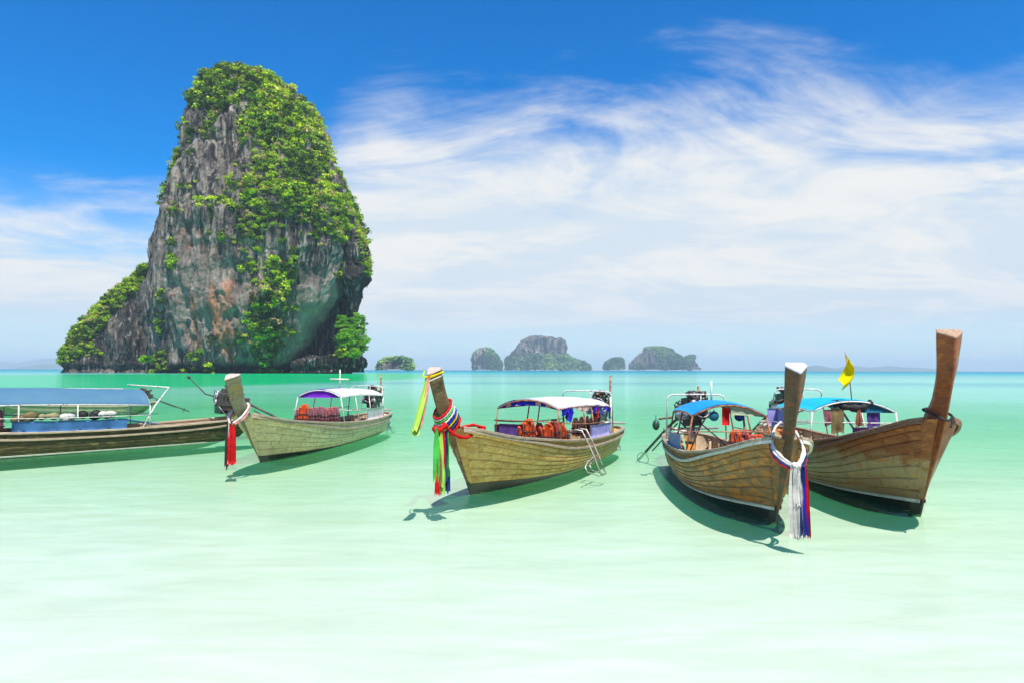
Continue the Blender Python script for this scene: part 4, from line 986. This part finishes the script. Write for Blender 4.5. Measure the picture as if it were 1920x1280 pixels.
def wrap_ring(root, stemf, z, w, depth, mat, rad, tilt=0.0, name='wound_sash', lat=None):
    """cloth wound once round the prow timber at height z; stemf(z) -> (front x, back x)"""
    f, b = stemf(z); lat = lat or w; pts = []
    for a in np.linspace(0, 2*math.pi, 13):
        x = (f+b)/2+(f-b)/2*1.12*math.cos(a)+.0; pts.append((x, lat*1.15*math.sin(a), z+tilt*math.cos(a)))
    return sash(root, pts, rad, mat, name)

def gable(root, xf, hw, eave, rise, mat, y0=-1, y1=1, drop=1.0, name='front_curtain'):
    """cloth closing the arch between the front hoop and the eaves"""
    rows = []
    for i, y in enumerate(np.linspace(y0, y1, 16)):
        zt = eave+rise*(1-abs(y)**2.2)-.01; zb = zt-(zt-eave)*drop-.012
        rows.append([(xf-.03+.012*math.sin(i*1.3+k*2)*k, y*hw, zt+(zb-zt)*k) for k in np.linspace(0, 1, 4)])
    return MB().sheet(np.array(rows), .004).build(name, M[mat], root, True)

# ---- boat in the centre
C = boat_root('khaki plank boat in the middle with white roof and many coloured ribbons on its prow', (884, 925), -24)
hC = Hull(9.7, [(.95, 1.36), (.35, 1.21), (-.5, 1.03), (-1.6, .90), (-3.2, .73), (-5, .61), (-7, .56), (-9, .55), (-9.7, .57)], None, .93, line=.20, linelen=.5)
make_hull(C, hC, dict(wood='wood_c', shell='wood_c', rail='rail'), 8, 1.0, (1,), .12, 11, stripe=False)
stC = [(0, -.05, -.34, -.12), (.25, .3, -.10, .3), (.49, .60, .11, .62), (.93, 1.18, .50, 1.22), (1.22, 1.51, .86, 1.58), (1.39, 1.80, 1.08, 1.84), (1.51, 2.04, 1.24, 2.10), (1.62, 2.26, 1.36, 2.38)]
make_prow(C, stC, dict(stem='stem_c', end='endgrain'), .135, .105, .075, 1.25, band=[(.03, 'yellow'), (.085, 'whiteline')])
gable(C, -2.75, .73, 1.47, .20, 'lin_stripe', -.95, .95, .55)
gable(C, -2.74, .73, 1.46, .19, 'blueviolet', -.5, .2, .35)
zC, hwC = make_canopy(C, hC, -2.75, -7.1, 1.47, 1.33, .20, .74, 'blueviolet', 'lin_stripe', 'pipe_rust', (0, .42, .58, 1), valance=[(.02, .22, .16, 'blueviolet'), (.30, .52, .12, 'lin_stripe'), (.60, .78, .20, 'blueviolet'), (.80, .98, .16, 'blueviolet')], hwr=.68, sag=.03, roof2='white_sheet', split=4)
side_cloth(C, hC, -4.75, -6.95, 1, .05, .36, 'lavender'); cross_cloth(C, hC, -2.78, -.72, -.15, .03, .34, 'purple')
side_cloth(C, hC, -2.8, -4.3, -1, .05, .32, 'purple')
make_rack(C, hC, -7.1, .72, 1.76, 'pipe', True, .15)
MB().tube([(-7.1, .70, 1.6), (-7.0, .74, 1.2), (-6.8, .78, .60)], .028, 6).build('brace', M['pipe'], C, True)
make_engine(C, hC, -8.35, 1.22, .38, (.9, .16), .1, 21)
# folding steel boarding ladder hung over the side
lad = thing('boarding_ladder', 'rusty steel folding ladder hooked over the side of the centre boat', 'ladder', C.matrix_basis @ Vector((-3.9, .95, .80)), None, C.rotation_euler.z)
for x in (-.17, .17):
    MB().tube([(x, -.28, .08), (x, -.16, .16), (x, .02, .14), (x+.02, .16, -.1), (x+.06, .34, -.45), (x+.10, .52, -.86)], .017, 6).build('ladder_rail', M['steel'], lad, True)
    MB().tube([(x+.06, .33, -.44), (x+.45, .30, -.52), (x+.62, .30, -.62), (x+.60, .34, -.72), (x+.2, .50, -.86)], .014, 6).build('fold_bar', M['steel'], lad, True)
for z, y in ((-.16, .19), (-.45, .34), (-.86, .52)): MB().tube([(-.17+.06*(z < -.3), y, z), (.17+.10*(z < -.3), y, z)], .014, 6).build('rung', M['pipe_rust'], lad, True)
lad.matrix_world
# life jackets
jx = [(-2.85, -.12, 'orange', .05), (-2.80, .02, 'orange', .3), (-3.0, .20, 'redorange', -.3), (-3.05, .34, 'yellowgreen', .1), (-2.82, .48, 'orange', .2), (-2.90, .60, 'redorange', -.2), (-3.1, .66, 'orange', .5)]
jl = ['orange life jacket hung foremost at the left under the white roof', 'orange life jacket with dark straps behind the foremost one in the centre boat', 'faded red life jacket left of the yellow patterned one in the centre boat', 'yellow and black patterned life jacket among the orange ones in the centre boat', 'orange life jacket just right of the yellow one in the centre boat', 'dull red life jacket leaning on the front post of the centre boat', 'rightmost orange life jacket of the front cluster in the centre boat']
for i, ((x, y, mt, a), lb) in enumerate(zip(jx, jl)): jacket(C, (x, y, hC.zg(.4)+(.10 if i % 2 else .0)-(.25 if mt == 'yellowgreen' else .05)), -math.pi/2+a, mt, lb, 'life jackets in the centre boat', .92, R(-8))
for i, x in enumerate((-5.0, -5.5, -6.0, -6.45)):
    jacket(C, (x, .42, hC.zg(.6)+.08), .25*i-.3, 'pinkorange', ['pale orange life jacket standing behind the lavender cloth, nearest its front edge', 'second pale orange life jacket behind the lavender cloth, counted from the front', 'third pale orange life jacket behind the lavender cloth, counted from the front', 'pale orange life jacket behind the lavender cloth, nearest the engine'][i], 'life jackets in the centre boat', .9)
# pennants under the eave
pen = [(.10, .74, 'teal', 'small dark teal pennant at the front of the centre boat roof'), (.16, .74, 'blueviolet', 'small violet pennant beside the foremost teal one under the centre boat roof'), (.62, .77, 'red', 'red and white pennant hanging from the middle of the centre boat eave'), (.68, .77, 'teal', 'square teal pennant just right of the red one on the centre boat'), (.84, .73, 'teal', 'narrow teal pennant near the rear of the centre boat eave'), (.92, .72, 'navy', 'dark blue pennant rearmost on the centre boat eave')]
for i, (k, y, mt, lb) in enumerate(pen):
    x = -2.75-4.35*k; w = C.matrix_basis @ Vector((x, y+.06, zC(k, 1)-.04)); t = MB().sheet(np.array([[(u*.24-.12+.02*v, .02*math.sin(u*5+i)*v, -v*.26-.02*math.sin(u*4+i)) for v in np.linspace(0, 1, 5)] for u in np.linspace(0, 1, 6)]), .004).build('pennant', M[mt], None, True)
    t.location = w; t.rotation_euler = (0, R([18, -24, 4, 2, -12, 8][i]), C.rotation_euler.z+[.5, -.3, .1, .1, .3, 0][i]); tag(t, lb, 'pennant', 'pennants hanging from the centre boat')
# ribbons
g = thing('prow_ribbons', 'long red, lime, green and blue ribbons on the prow of the centre boat', 'ribbons', C.location, None, C.rotation_euler.z)
fC = lambda z: (float(np.interp(z, [r_[1] for r_ in stC], [r_[0] for r_ in stC])), float(np.interp(z, [r_[3] for r_ in stC], [r_[2] for r_ in stC])))
for z, mt, rd in ((1.36, 'red', .035), (1.42, 'navy', .03), (1.475, 'yellow', .026), (1.52, 'blueviolet', .032), (1.575, 'white_cloth', .03), (1.62, 'green', .025), (1.66, 'white_cloth', .022), (1.695, 'red', .024)):
    wrap_ring(g, fC, z-.03, .12, 0, mt, rd*.82, -.16, 'wound_sash', .112)
sash(g, [(1.20, .10, 1.38), (1.05, .20, 1.22), (.75, .26, 1.14), (.42, .30, 1.20), (.10, .32, 1.27), (-.02, .16, 1.27)], .03, 'red')
sash(g, [(1.20, -.10, 1.38), (1.0, -.20, 1.22), (.6, -.24, 1.16), (.2, -.22, 1.22), (-.02, 0, 1.30), (-.02, .16, 1.27)], .03, 'red')
sash(g, [(1.22, .12, 1.40), (1.34, .05, 1.30), (1.30, -.06, 1.34)], .05, 'red', 'knot')
bx = 1.36
for i, (dx, dy, z0, ln, w, mt) in enumerate([(.10, -.02, 1.36, .92, .10, 'green'), (.03, .03, 1.30, .95, .08, 'lime'), (.07, .02, 1.0, .62, .07, 'khaki'), (-.03, .05, 1.30, .92, .055, 'red'), (-.08, .07, 1.28, .85, .06, 'navy'), (-.11, .09, 1.26, .75, .03, 'green'), (.10, .0, .72, .50, .075, 'red'), (.02, .02, .80, .56, .12, 'lime'), (-.02, .05, .74, .50, .06, 'green'), (-.12, .06, .78, .55, .11, 'navy'), (.06, .03, .42, .20, .05, 'khaki'), (.06, -.03, 1.30, 1.05, .06, 'green')]):
    ribbon_strand('ribbon', g, (bx+dx-.05, dy+.07, z0), ln, w, mt, i, (0, .0), .15, 2, R(118))
g = thing('tip_ribbon', 'pale yellow green ribbon blowing from the very tip of the centre boat prow', 'ribbon', C.location, None, C.rotation_euler.z)
for i, (w, mt, sx) in enumerate(((.09, 'lime', .0), (.06, 'white_cloth', -.04), (.07, 'lime', .05), (.05, 'pink', -.08))): ribbon_strand('ribbon', g, (1.66+.01*i, .0+.02*i, 2.27), 1.0-.04*i, w, mt, 30+i, (.28+sx, -.06), .5, 3, R(118))
sash(g, [(1.42, .19, 2.32), (1.66, .06, 2.24), (1.68, -.06, 2.24), (1.42, -.19, 2.33)], .012, 'yellow', 'cord')

# ---- boat on the left, red sash
B = boat_root('pale cream plank boat left of centre with purple lined roof and red sash', (489, 863), -6)
hB = Hull(10.9, [(1.25, 1.30), (.4, 1.11), (-.2, 1.0), (-2, .82), (-3.8, .68), (-5.9, .58), (-7.5, .55), (-9, .55), (-10.9, .58)], None, .93, line=.12, linelen=.5)
make_hull(B, hB, dict(wood='wood_2', shell='wood_2', rail='rail'), 6, 1.3, (1,), .10, 12, stripe=False)
stB = [(0, -.05, -.42, -.12), (.35, .36, -.06, .36), (.70, .71, .26, .72), (1.32, 1.26, .80, 1.24), (1.55, 1.55, 1.08, 1.60), (1.72, 1.85, 1.24, 1.92), (1.86, 2.10, 1.40, 2.23)]
make_prow(B, stB, dict(stem='stem_2', end='endgrain'), .16, .125, .08, 1.25)
gable(B, -3.9, .69, 1.48, .22, 'lin_purple', -.97, .97, 1.0)
zB, hwB = make_canopy(B, hB, -3.9, -8.6, 1.48, 1.36, .22, .70, 'lin_purple', 'lin_purple', 'pipe', posts=(0, .3, .62, 1), hwr=.66, roof2='white_sheet', split=8)
side_cloth(B, hB, -6.1, -8.4, 1, .04, .42, 'pinkpanel')
cross_cloth(B, hB, -3.95, -.62, .66, .02, .33, 'maroon')
make_rack(B, hB, -8.7, .62, 1.72, 'pipe', True, -.25)
MB().tube([(-5.6, .05, 1.62), (-5.6, .05, 2.35)], .022, 6).tube([(-5.6, -.30, 2.02), (-5.6, .36, 2.02)], .03, 6).build('lamp_mast', M['whiteline'], B, True)
make_engine(B, hB, -9.35, 1.22, .38, None, .0, 22)
sash(B, [(-10.2, .05, .45), (-10.7, .2, .50), (-10.9, .3, .25), (-10.6, .3, .06)], .03, 'white_cloth', 'fender_rope')
jl = ['bright orange life jacket with black straps at the left front post of the cream boat']
jacket(B, (-3.82, -.45, .72), -math.pi/2, 'orange', jl[0], 'life jackets in the cream boat', 1.05)
ML = ['maroon life jacket next to the orange one in the cream boat', 'second maroon life jacket right of the orange one in the cream boat', 'grey sheened maroon life jacket in the middle of the row in the cream boat', 'maroon life jacket right of the middle of the row in the cream boat', 'maroon life jacket second from the right post in the cream boat', 'rightmost maroon life jacket beside the dark post of the cream boat']
for i, lb in enumerate(ML): jacket(B, (-3.84+.03*(i % 2), -.22+.155*i, .70+.02*(i % 3)), -math.pi/2+.15*math.sin(i), 'maroon' if i != 4 else 'redorange', lb, 'life jackets in the cream boat', .88)
jacket(B, (-3.95, -.66, .70), -math.pi/2+.8, 'maroon', 'leftmost maroon life jacket, half behind the orange one in the cream boat', 'life jackets in the cream boat', .85)
g = thing('prow_ribbons', 'pink sash with black and red tails round the prow of the cream boat', 'ribbons', B.location, None, B.rotation_euler.z)
fB = lambda z: (float(np.interp(z, [r_[1] for r_ in stB], [r_[0] for r_ in stB])), float(np.interp(z, [r_[3] for r_ in stB], [r_[2] for r_ in stB])))
for sy in (1, -1): sash(g, [(.80, sy*.05, 1.48), (1.0, sy*.16, 1.38), (1.30, sy*.17, 1.18), (1.52, sy*.05, 1.05)], .035, 'pink')
for sy in (1, -1): sash(g, [(.86, sy*.05, 1.52), (1.06, sy*.17, 1.42), (1.36, sy*.16, 1.22), (1.54, sy*.04, 1.08)], .024, 'white_cloth')
for i, (dy, w, ln, mt) in enumerate(((-.09, .07, 1.0, 'strap'), (.0, .11, .96, 'red'), (.07, .10, .94, 'red'), (-.05, .03, .95, 'white_cloth'), (-.085, .02, 1.08, 'strap'))): ribbon_strand('ribbon', g, (1.56, dy, 1.07), ln, w, mt, 50+i, (0, 0), .35, 3, R(115))

# ---- boat right of centre with white and blue ribbons
D = boat_root('brown patched boat with bright blue roof, its prow hung with white and blue ribbons', (1454, 977), -4)
hD = Hull(8.3, [(.80, 1.40), (.2, 1.23), (-.5, 1.04), (-1.5, .88), (-2.8, .72), (-4.2, .65), (-6, .60), (-8.5, .62)], None, .95, line=.22, linelen=.55)
make_hull(D, hD, dict(wood='wood_4', shell='wood_4', rail='rail', rub='whiteline'), 8, 1.1, (-1,), .30, 13)
stD = [(0, -.05, -.30, -.12), (.18, .26, -.10, .27), (.36, .52, .06, .54), (.67, .95, .34, .97), (.82, 1.22, .48, 1.24), (.98, 1.56, .64, 1.58), (1.12, 1.95, .84, 2.0), (1.22, 2.31, .98, 2.45)]
make_prow(D, stD, dict(stem='stem_4', end='endgrain4'), .155, .075, .075, 1.2, foot_z=.17)
gable(D, -2.9, .71, 1.44, .22, 'lin_green', .05, .95, .8)
make_canopy(D, hD, -2.9, -5.6, 1.44, 1.38, .22, .72, 'blue_sheet', 'lin_green', 'pipe_rust', hwr=.66, posts=(0, .5, 1))
side_cloth(D, hD, -3.3, -5.2, -1, .03, .34, 'bluegrey')
make_rack(D, hD, -6.3, .70, 1.75, 'pipe', True, 0)
MB().tube([(-5.0, .10, 1.60), (-5.0, .10, 2.12)], .022, 6).build('lamp_mast', M['whiteline'], D, True)
MB().tube([(-3.05, .30, 1.55), (-3.05, .34, 1.1), (-3.1, .50, .74)], .022, 6).build('brace', M['pipe_rust'], D, True)
make_engine(D, hD, -6.9, 1.30, .12, (1.5, -.12), .35, 23)
sash(D, [(-6.9, -.5, 1.15), (-6.3, -.9, 1.15)], .028, 'khaki', 'bamboo_pole')
MB().tube([(-5.4, -.05, 1.1), (-4.9, -.4, .55)], .018, 6).build('tie_rope', M['plastic_orange'], D, True)
MB().tube([(-5.4, -.05, 1.1), (-4.9, .25, .8), (-4.2, .45, .5)], .014, 6).build('tie_rope', M['maroon'], D, True)
ml = ['maroon and orange life jacket beside the brace post of the blue roofed boat', 'second life jacket from the brace post in the blue roofed boat', 'third life jacket from the brace post, with pale edge, in the blue roofed boat', 'fourth life jacket from the brace post in the blue roofed boat', 'fifth life jacket from the brace post in the blue roofed boat', 'life jacket nearest the front right post of the blue roofed boat']
for i, lb in enumerate(ml): jacket(D, (-2.95-.05*(i % 2), .12+.095*i, .76+.03*(i % 3)-.03*i), -math.pi/2-.3+.5*math.sin(i*2), ['orange', 'maroon', 'redorange', 'maroon', 'redorange', 'orange'][i], lb, 'life jackets in the blue roofed boat', .80)
fl = MB().ball((0, 0, 0), (.09, .09, .13), 9).tube([(0, 0, .12), (0, 0, .25)], .01, 5).build('net_float', M['buoy'], None, True); fl.location = D.matrix_basis @ Vector((-6.3, -.98, 1.0)); tag(fl, 'dark green float hanging at the stern of the blue roofed boat', 'float')
for i, (y, mt, nm, lb) in enumerate(((-.05, 'red', 'towel', 'red cloth hanging from the roof front of the blue roofed boat'), (-.28, 'teal', 'bag', 'dark bag hanging under the blue roof left of the red cloth'), (.22, 'navy', 'bag', 'small dark bag hanging right of the red cloth under the blue roof'))):
    if nm == 'towel': q = MB().sheet(np.array([[(.02*math.sin(u*8), u*.14-.07, -v*.34) for v in np.linspace(0, 1, 5)] for u in np.linspace(0, 1, 6)]), .006)
    else: q = MB().ball((0, 0, -.11), (.07, .10, .10), 8).tube([(0, 0, .02), (0, 0, -.05)], .01, 4)
    q = q.build(nm, M[mt], None, True); q.location = D.matrix_basis @ Vector((-3.0, y, 1.60 if abs(y) < .2 else 1.55)); q.rotation_euler = (0, 0, D.rotation_euler.z); tag(q, lb, nm)
g = thing('prow_ribbons', 'white collar with white, blue and red tails on the blue roofed boat prow', 'ribbons', D.location, None, D.rotation_euler.z)
for sy in (1, -1):
    sash(g, [(.42, sy*.02, 1.58), (.46, sy*.12, 1.50), (.56, sy*.20, 1.34), (.70, sy*.20, 1.20), (.86, sy*.10, 1.06), (.97, 0, 1.0)], .020, 'white_cloth')
    sash(g, [(.46, sy*.15, 1.44), (.57, sy*.215, 1.29), (.71, sy*.22, 1.15), (.87, sy*.11, 1.03), (.98, 0, .97)], .016, 'white_cloth')
    sash(g, [(.50, sy*.20, 1.38), (.60, sy*.235, 1.24), (.74, sy*.225, 1.11), (.89, sy*.14, 1.0), (.99, 0, .95)], .017, 'navy')
    sash(g, [(.51, sy*.21, 1.35), (.61, sy*.245, 1.21), (.75, sy*.23, 1.08), (.90, sy*.14, .98), (.99, 0, .94)], .013, 'red')
sash(g, [(.96, -.04, 1.02), (1.0, 0, .98), (.97, .04, 1.02)], .042, 'white_cloth', 'knot')
for i, (dy, w, ln, mt, z0) in enumerate(((-.06, .10, 1.02, 'white_cloth', 1.0), (-.01, .10, 1.0, 'white_cloth', .98), (.03, .07, .98, 'grey_cloth', .97), (-.03, .06, .55, 'white_cloth', 1.0), (.07, .09, .96, 'navy', 1.0), (.09, .05, .95, 'blueviolet', 1.0), (.12, .035, .97, 'red', .98))): ribbon_strand('ribbon', g, (1.01+.01*i, dy, z0), ln, w, mt, 70+i, (0, .02), .45, 3, R(73))
jar = sash(D, [(-7.8, -.28, .66), (-7.9, 0, .70), (-7.8, .28, .66)], .05, 'white_cloth', 'rope_coil')

# ---- boat on the right with tall varnished prow and yellow flag
E_ = boat_root('red brown varnished boat farthest right with the tallest prow and turquoise roof', (1725, 962.5), -7)
hE = Hull(9.6, [(.92, 1.69), (.5, 1.54), (.1, 1.40), (-1.4, 1.07), (-3, .84), (-5, .69), (-7.5, .62), (-9.6, .66)], None, 1.0, line=.22, linelen=.5)
make_hull(E_, hE, dict(wood='wood_5', shell='wood_5', rail='rail_red', rub='rail_red'), 8, 1.3, (-1,), 0, 14)
stE = [(0, -.05, -.36, -.12), (.15, .25, -.16, .26), (.36, .62, .02, .64), (.66, 1.05, .28, 1.08), (.93, 1.58, .32, 1.62), (1.02, 1.80, .62, 1.86), (1.20, 2.28, .90, 2.30), (1.25, 2.55, .96, 2.62), (1.29, 2.83, 1.02, 2.96)]
make_prow(E_, stE, dict(stem='stem_5', end='endgrain5'), .185, .095, .085, 1.5)
gable(E_, -2.9, .80, 1.50, .22, 'lin_teal', .05, .97)
make_canopy(E_, hE, -2.9, -6.4, 1.50, 1.38, .22, .82, 'turq_sheet', 'lin_teal', 'pipe', posts=(0, .5, 1), hwr=.70, roof2=None)
cross_cloth(E_, hE, -3.0, .0, .80, .02, .33, 'purple')
side_cloth(E_, hE, -5.2, -6.4, -1, .32, .72, 'lavender', y=.70)
make_rack(E_, hE, -6.9, .60, 1.86, 'pipe', True, .2)
make_engine(E_, hE, -8.2, 1.35, .1, None, .3, 24)
MB().tube([(-3.4, -.1, 1.55), (-3.1, .05, 1.15), (-2.95, .3, .9)], .024, 6).build('brace', M['pipe'], E_, True)
MB().ring((-8.8, -.35, .80), (.3, 0, 1), .16, .07, 18, 7).build('rope_coil', M['deck'], E_, True)
sash(E_, [(.90, .11, 1.66), (.98, 0, 1.60), (.90, -.11, 1.66), (.45, -.12, 1.74), (.40, .12, 1.74), (.90, .11, 1.66), (1.0, .03, 1.50)], .018, 'strap', 'tie_rope')
def hang(nm, lb, x, y, z, w, hgt, mt, cat, bulge=.0, boat=E_, taper=.0):
    rows = [[(x*0+bulge*math.sin(u*3.14)*math.sin(v*3.14)+.02*math.sin(u*11+v), (u-.5)*w*(1-taper+taper*min(1, v*1.6)), -v*hgt-.03*math.sin(u*7)*(v > .9)) for v in np.linspace(0, 1, 7)] for u in np.linspace(0, 1, 9)]
    q = MB().sheet(np.array(rows), .02).build(nm, M[mt], None, True); q.location = boat.matrix_basis @ Vector((x, y, z)); q.rotation_euler = (0, 0, boat.rotation_euler.z); tag(q, lb, cat); return q
hang('jacket_garment', 'khaki jacket hanging under the turquoise roof of the right boat', -2.92, -.32, 1.56, .26, .50, 'khaki', 'garment', .06)
hang('shirt', 'dark maroon shirt hanging left of the khaki jacket under the turquoise roof', -2.95, -.48, 1.54, .18, .32, 'maroon', 'garment', .04)
hang('patterned_cloth', 'brown patterned cloth bunched on a line in the middle of the right boat', -2.9, .10, 1.56, .14, .36, 'brownprint', 'garment', .05, taper=.7)
hang('purple_towel', 'pair of purple towels hanging by the centre post of the right boat', -3.0, .42, 1.54, .26, .36, 'purple', 'towel', .02)
hang('lavender_towel', 'lavender towel at the left rear corner of the turquoise roof', -6.3, -.78, 1.38, .30, .42, 'lavender', 'towel', .02)
blk = sash(None, [(-.05, -.36, .02), (0, -.15, -.06), (0, .15, -.06), (.0, .36, .04)], .075, 'strap', 'bundle'); blk.location = E_.matrix_basis @ Vector((-2.95, .02, 1.66)); blk.rotation_euler = (0, 0, E_.rotation_euler.z); tag(blk, 'black rolled tarp slung under the front arch of the turquoise roof', 'tarp')
can = thing('fuel_can', 'green plastic fuel can standing amidships in the right boat', 'fuel can', E_.matrix_basis @ Vector((-4.6, -.35, .32)), None, .3)
MB().box((0, 0, .17), (.26, .2, .30)).build('can_body', M['plastic_green'], can); MB().cyl((.06, 0, .35), (0, 0, 1), .035, .06, 8).build('cap', M['black'], can); MB().tube([(-.1, 0, .33), (-.08, 0, .38), (.0, 0, .38), (.02, 0, .33)], .012, 5).build('handle', M['plastic_green'], can)
oc = thing('orange_basin', 'orange plastic basin at the stern of the right boat', 'basin', E_.matrix_basis @ Vector((-7.2, -.2, .62)))
MB().ring((0, 0, .12), (0, 0, 1), .24, .02, 20, 5).build('rim', M['plastic_orange'], oc, True); MB().tube([(0, 0, 0), (0, 0, .11)], [.18, .235], 20).build('basin_body', M['plastic_orange'], oc, True)
fg = thing('yellow_flag', 'plain yellow flag on a thin pole above the turquoise roof of the right boat', 'flag', E_.matrix_basis @ Vector((-3.05, .0, 1.68)), None, E_.rotation_euler.z)
MB().tube([(0, .02, 0), (.0, -.02, .5), (0, -.10, 1.06)], .011, 6).build('pole', M['pipe_rust'], fg, True); MB().ball((0, .02, .02), .035, 7).build('pole_foot', M['plastic_orange'], fg, True)
rows = []
for u in np.linspace(0, 1, 12):
    row = []
    for v in np.linspace(0, 1, 12):
        top = np.array([0, -.095, 1.0]); bot = np.array([0, -.03, .62]); hoist = top*(1-v)+bot*v
        fly = np.array([.08*math.sin(v*4), -.16*u, -.52*u*(1-.30*v)]); bel = .20*math.sin(math.pi*min(1, u*.9+.05))*math.sin(math.pi*(.10+.75*v))
        row.append(hoist+fly+np.array([.05*math.sin(u*6+v*3), bel, 0]))
    rows.append(row)
MB().sheet(np.array(rows), .003).build('flag_cloth', M['yellow'], fg, True)

# ---- long dark boat at the left edge
A_ = boat_root('long dark hulled boat entering from the left edge with steel blue roof', (440, 822), -43)
LA = 12.0
A_.location = A_.location+A_.matrix_basis.to_3x3() @ Vector((LA-.9, 0, 0)); A_.location.z = 0
bpy.context.view_layer.update()
hA = Hull(LA, [(1.2, 1.35), (.3, 1.15), (-1.0, .95), (-3, .74), (-5, .62), (-7, .58), (-9, .60), (-11, .68), (-LA, .78)], None, 1.0, line=.08, linelen=1.3)
make_hull(A_, hA, dict(wood='wood_1', shell='wood_1', rail='rail'), 5, 1.6, (1,), 0, 15)
stA = [(0, -.05, -.40, -.12), (.35, .36, -.06, .36), (.70, .71, .26, .72), (1.25, 1.36, .80, 1.36), (1.6, 1.9, 1.2, 1.95), (1.85, 2.4, 1.4, 2.5)]
make_prow(A_, stA, dict(stem='stem_c', end='endgrain'), .16, .125, .08, 1.3)
XO = -LA+.9
make_canopy(A_, hA, XO+8.3, XO+3.0, 1.38, 1.27, .42, .86, 'steel_sheet', 'steel_panel', 'pipe', posts=(0, .38, .64, 1), hwr=.80, sag=.015)
side_cloth(A_, hA, XO+3.65, XO+6.45, 1, .04, .33, 'steel_panel', wave=.03)
MB().sheet(np.array([[(XO+3.6-.9*u, .75-.75*v*.8, .86-.18*u+.02*math.sin(v*9)) for v in np.linspace(0, 1, 5)] for u in np.linspace(0, 1, 5)]), .02).build('deck_cover', M['steel_panel'], A_)
MB().tube([(XO+3.2, .80, .60), (XO+2.75, .55, 1.27), (XO+2.3, .35, 1.78), (XO+3.2, -.55, 1.86)], .024, 6).build('stern_hoop', M['pipe'], A_, True)
MB().tube([(XO+7.6, .02, 1.80), (XO+6, .04, 1.79), (XO+3.5, .02, 1.74)], .035, 7).build('furled_edge', M['grey_cloth'], A_, True)
make_engine(A_, hA, XO+.15, 1.32, .15, (.9, .5), -.5, 25)
MB().box((XO+.15, -.45, 1.15), (.5, .5, .6)).build('radiator_box', M['buoy'], A_)
cl = [(6.1, 'khaki', 'khaki jacket draped over the side rail of the dark boat, nearest the left edge'), (5.6, 'olive', 'olive cloth bundle on the side rail of the dark boat beside the khaki jacket'), (5.0, 'grey_cloth', 'white and grey bag on the side rail in the middle of the blue side cloth'), (4.55, 'strap', 'black bag right of the white and grey bag on the dark boat'), (4.1, 'grey_cloth', 'crumpled pale cloth at the right end of the blue side cloth')]
for i, (x, mt, lb) in enumerate(cl):
    q = MB(); rr = random.Random(i)
    for k in range(4): q.ball((rr.uniform(-.2, .2), rr.uniform(-.06, .06), rr.uniform(-.03, .08)), (rr.uniform(.10, .2), .10, rr.uniform(.07, .14)), 9)
    q = q.build('garment' if mt in ('khaki', 'olive') else 'bag', M[mt], None, True); q.location = A_.matrix_basis @ Vector((XO+x, .70, 1.0)); q.rotation_euler = (0, 0, A_.rotation_euler.z); tag(q, lb, 'garment' if mt in ('khaki', 'olive') else 'bag')
for i, (x, y) in enumerate(((6.75, .62), (7.35, .60), (7.9, .55))): jacket(A_, (XO+x, y, .74), 0, 'maroon', ['maroon life jacket just left of the blue side cloth on the dark boat', 'second maroon life jacket left of the blue side cloth on the dark boat', 'maroon life jacket cut by the left edge of the photo on the dark boat'][i], 'life jackets in the dark boat', 1.15)

# ---- small boat beyond it
Z = thing('longtail_boat', 'distant grey green boat moored behind the blue roofed dark boat at the left edge', 'boat', (-18.9, 35.4, 0), 'moored wooden long-tail boats', R(182))
hZ = Hull(8.6, [(1.0, 1.15), (0, .85), (-2, .66), (-5, .60), (-7, .58), (-8.6, .62)], None, .85, line=.1, linelen=.6)
Z.location = (-18.9-8.2, 36.0, 0)
make_hull(Z, hZ, dict(wood='wood_0', shell='wood_0', rail='rail'), 3, 3.0, (1, -1), 0, 16)
make_prow(Z, [(0, -.05, -.36, -.12), (.5, .55, .1, .56), (1.1, 1.2, .65, 1.25), (1.5, 2.0, 1.1, 2.1)], dict(stem='stem_2', end='endgrain'), .14, .11, .07, 1.2)
make_engine(Z, hZ, -7.9, 1.0, .2, None, .2, 26, s=.7)
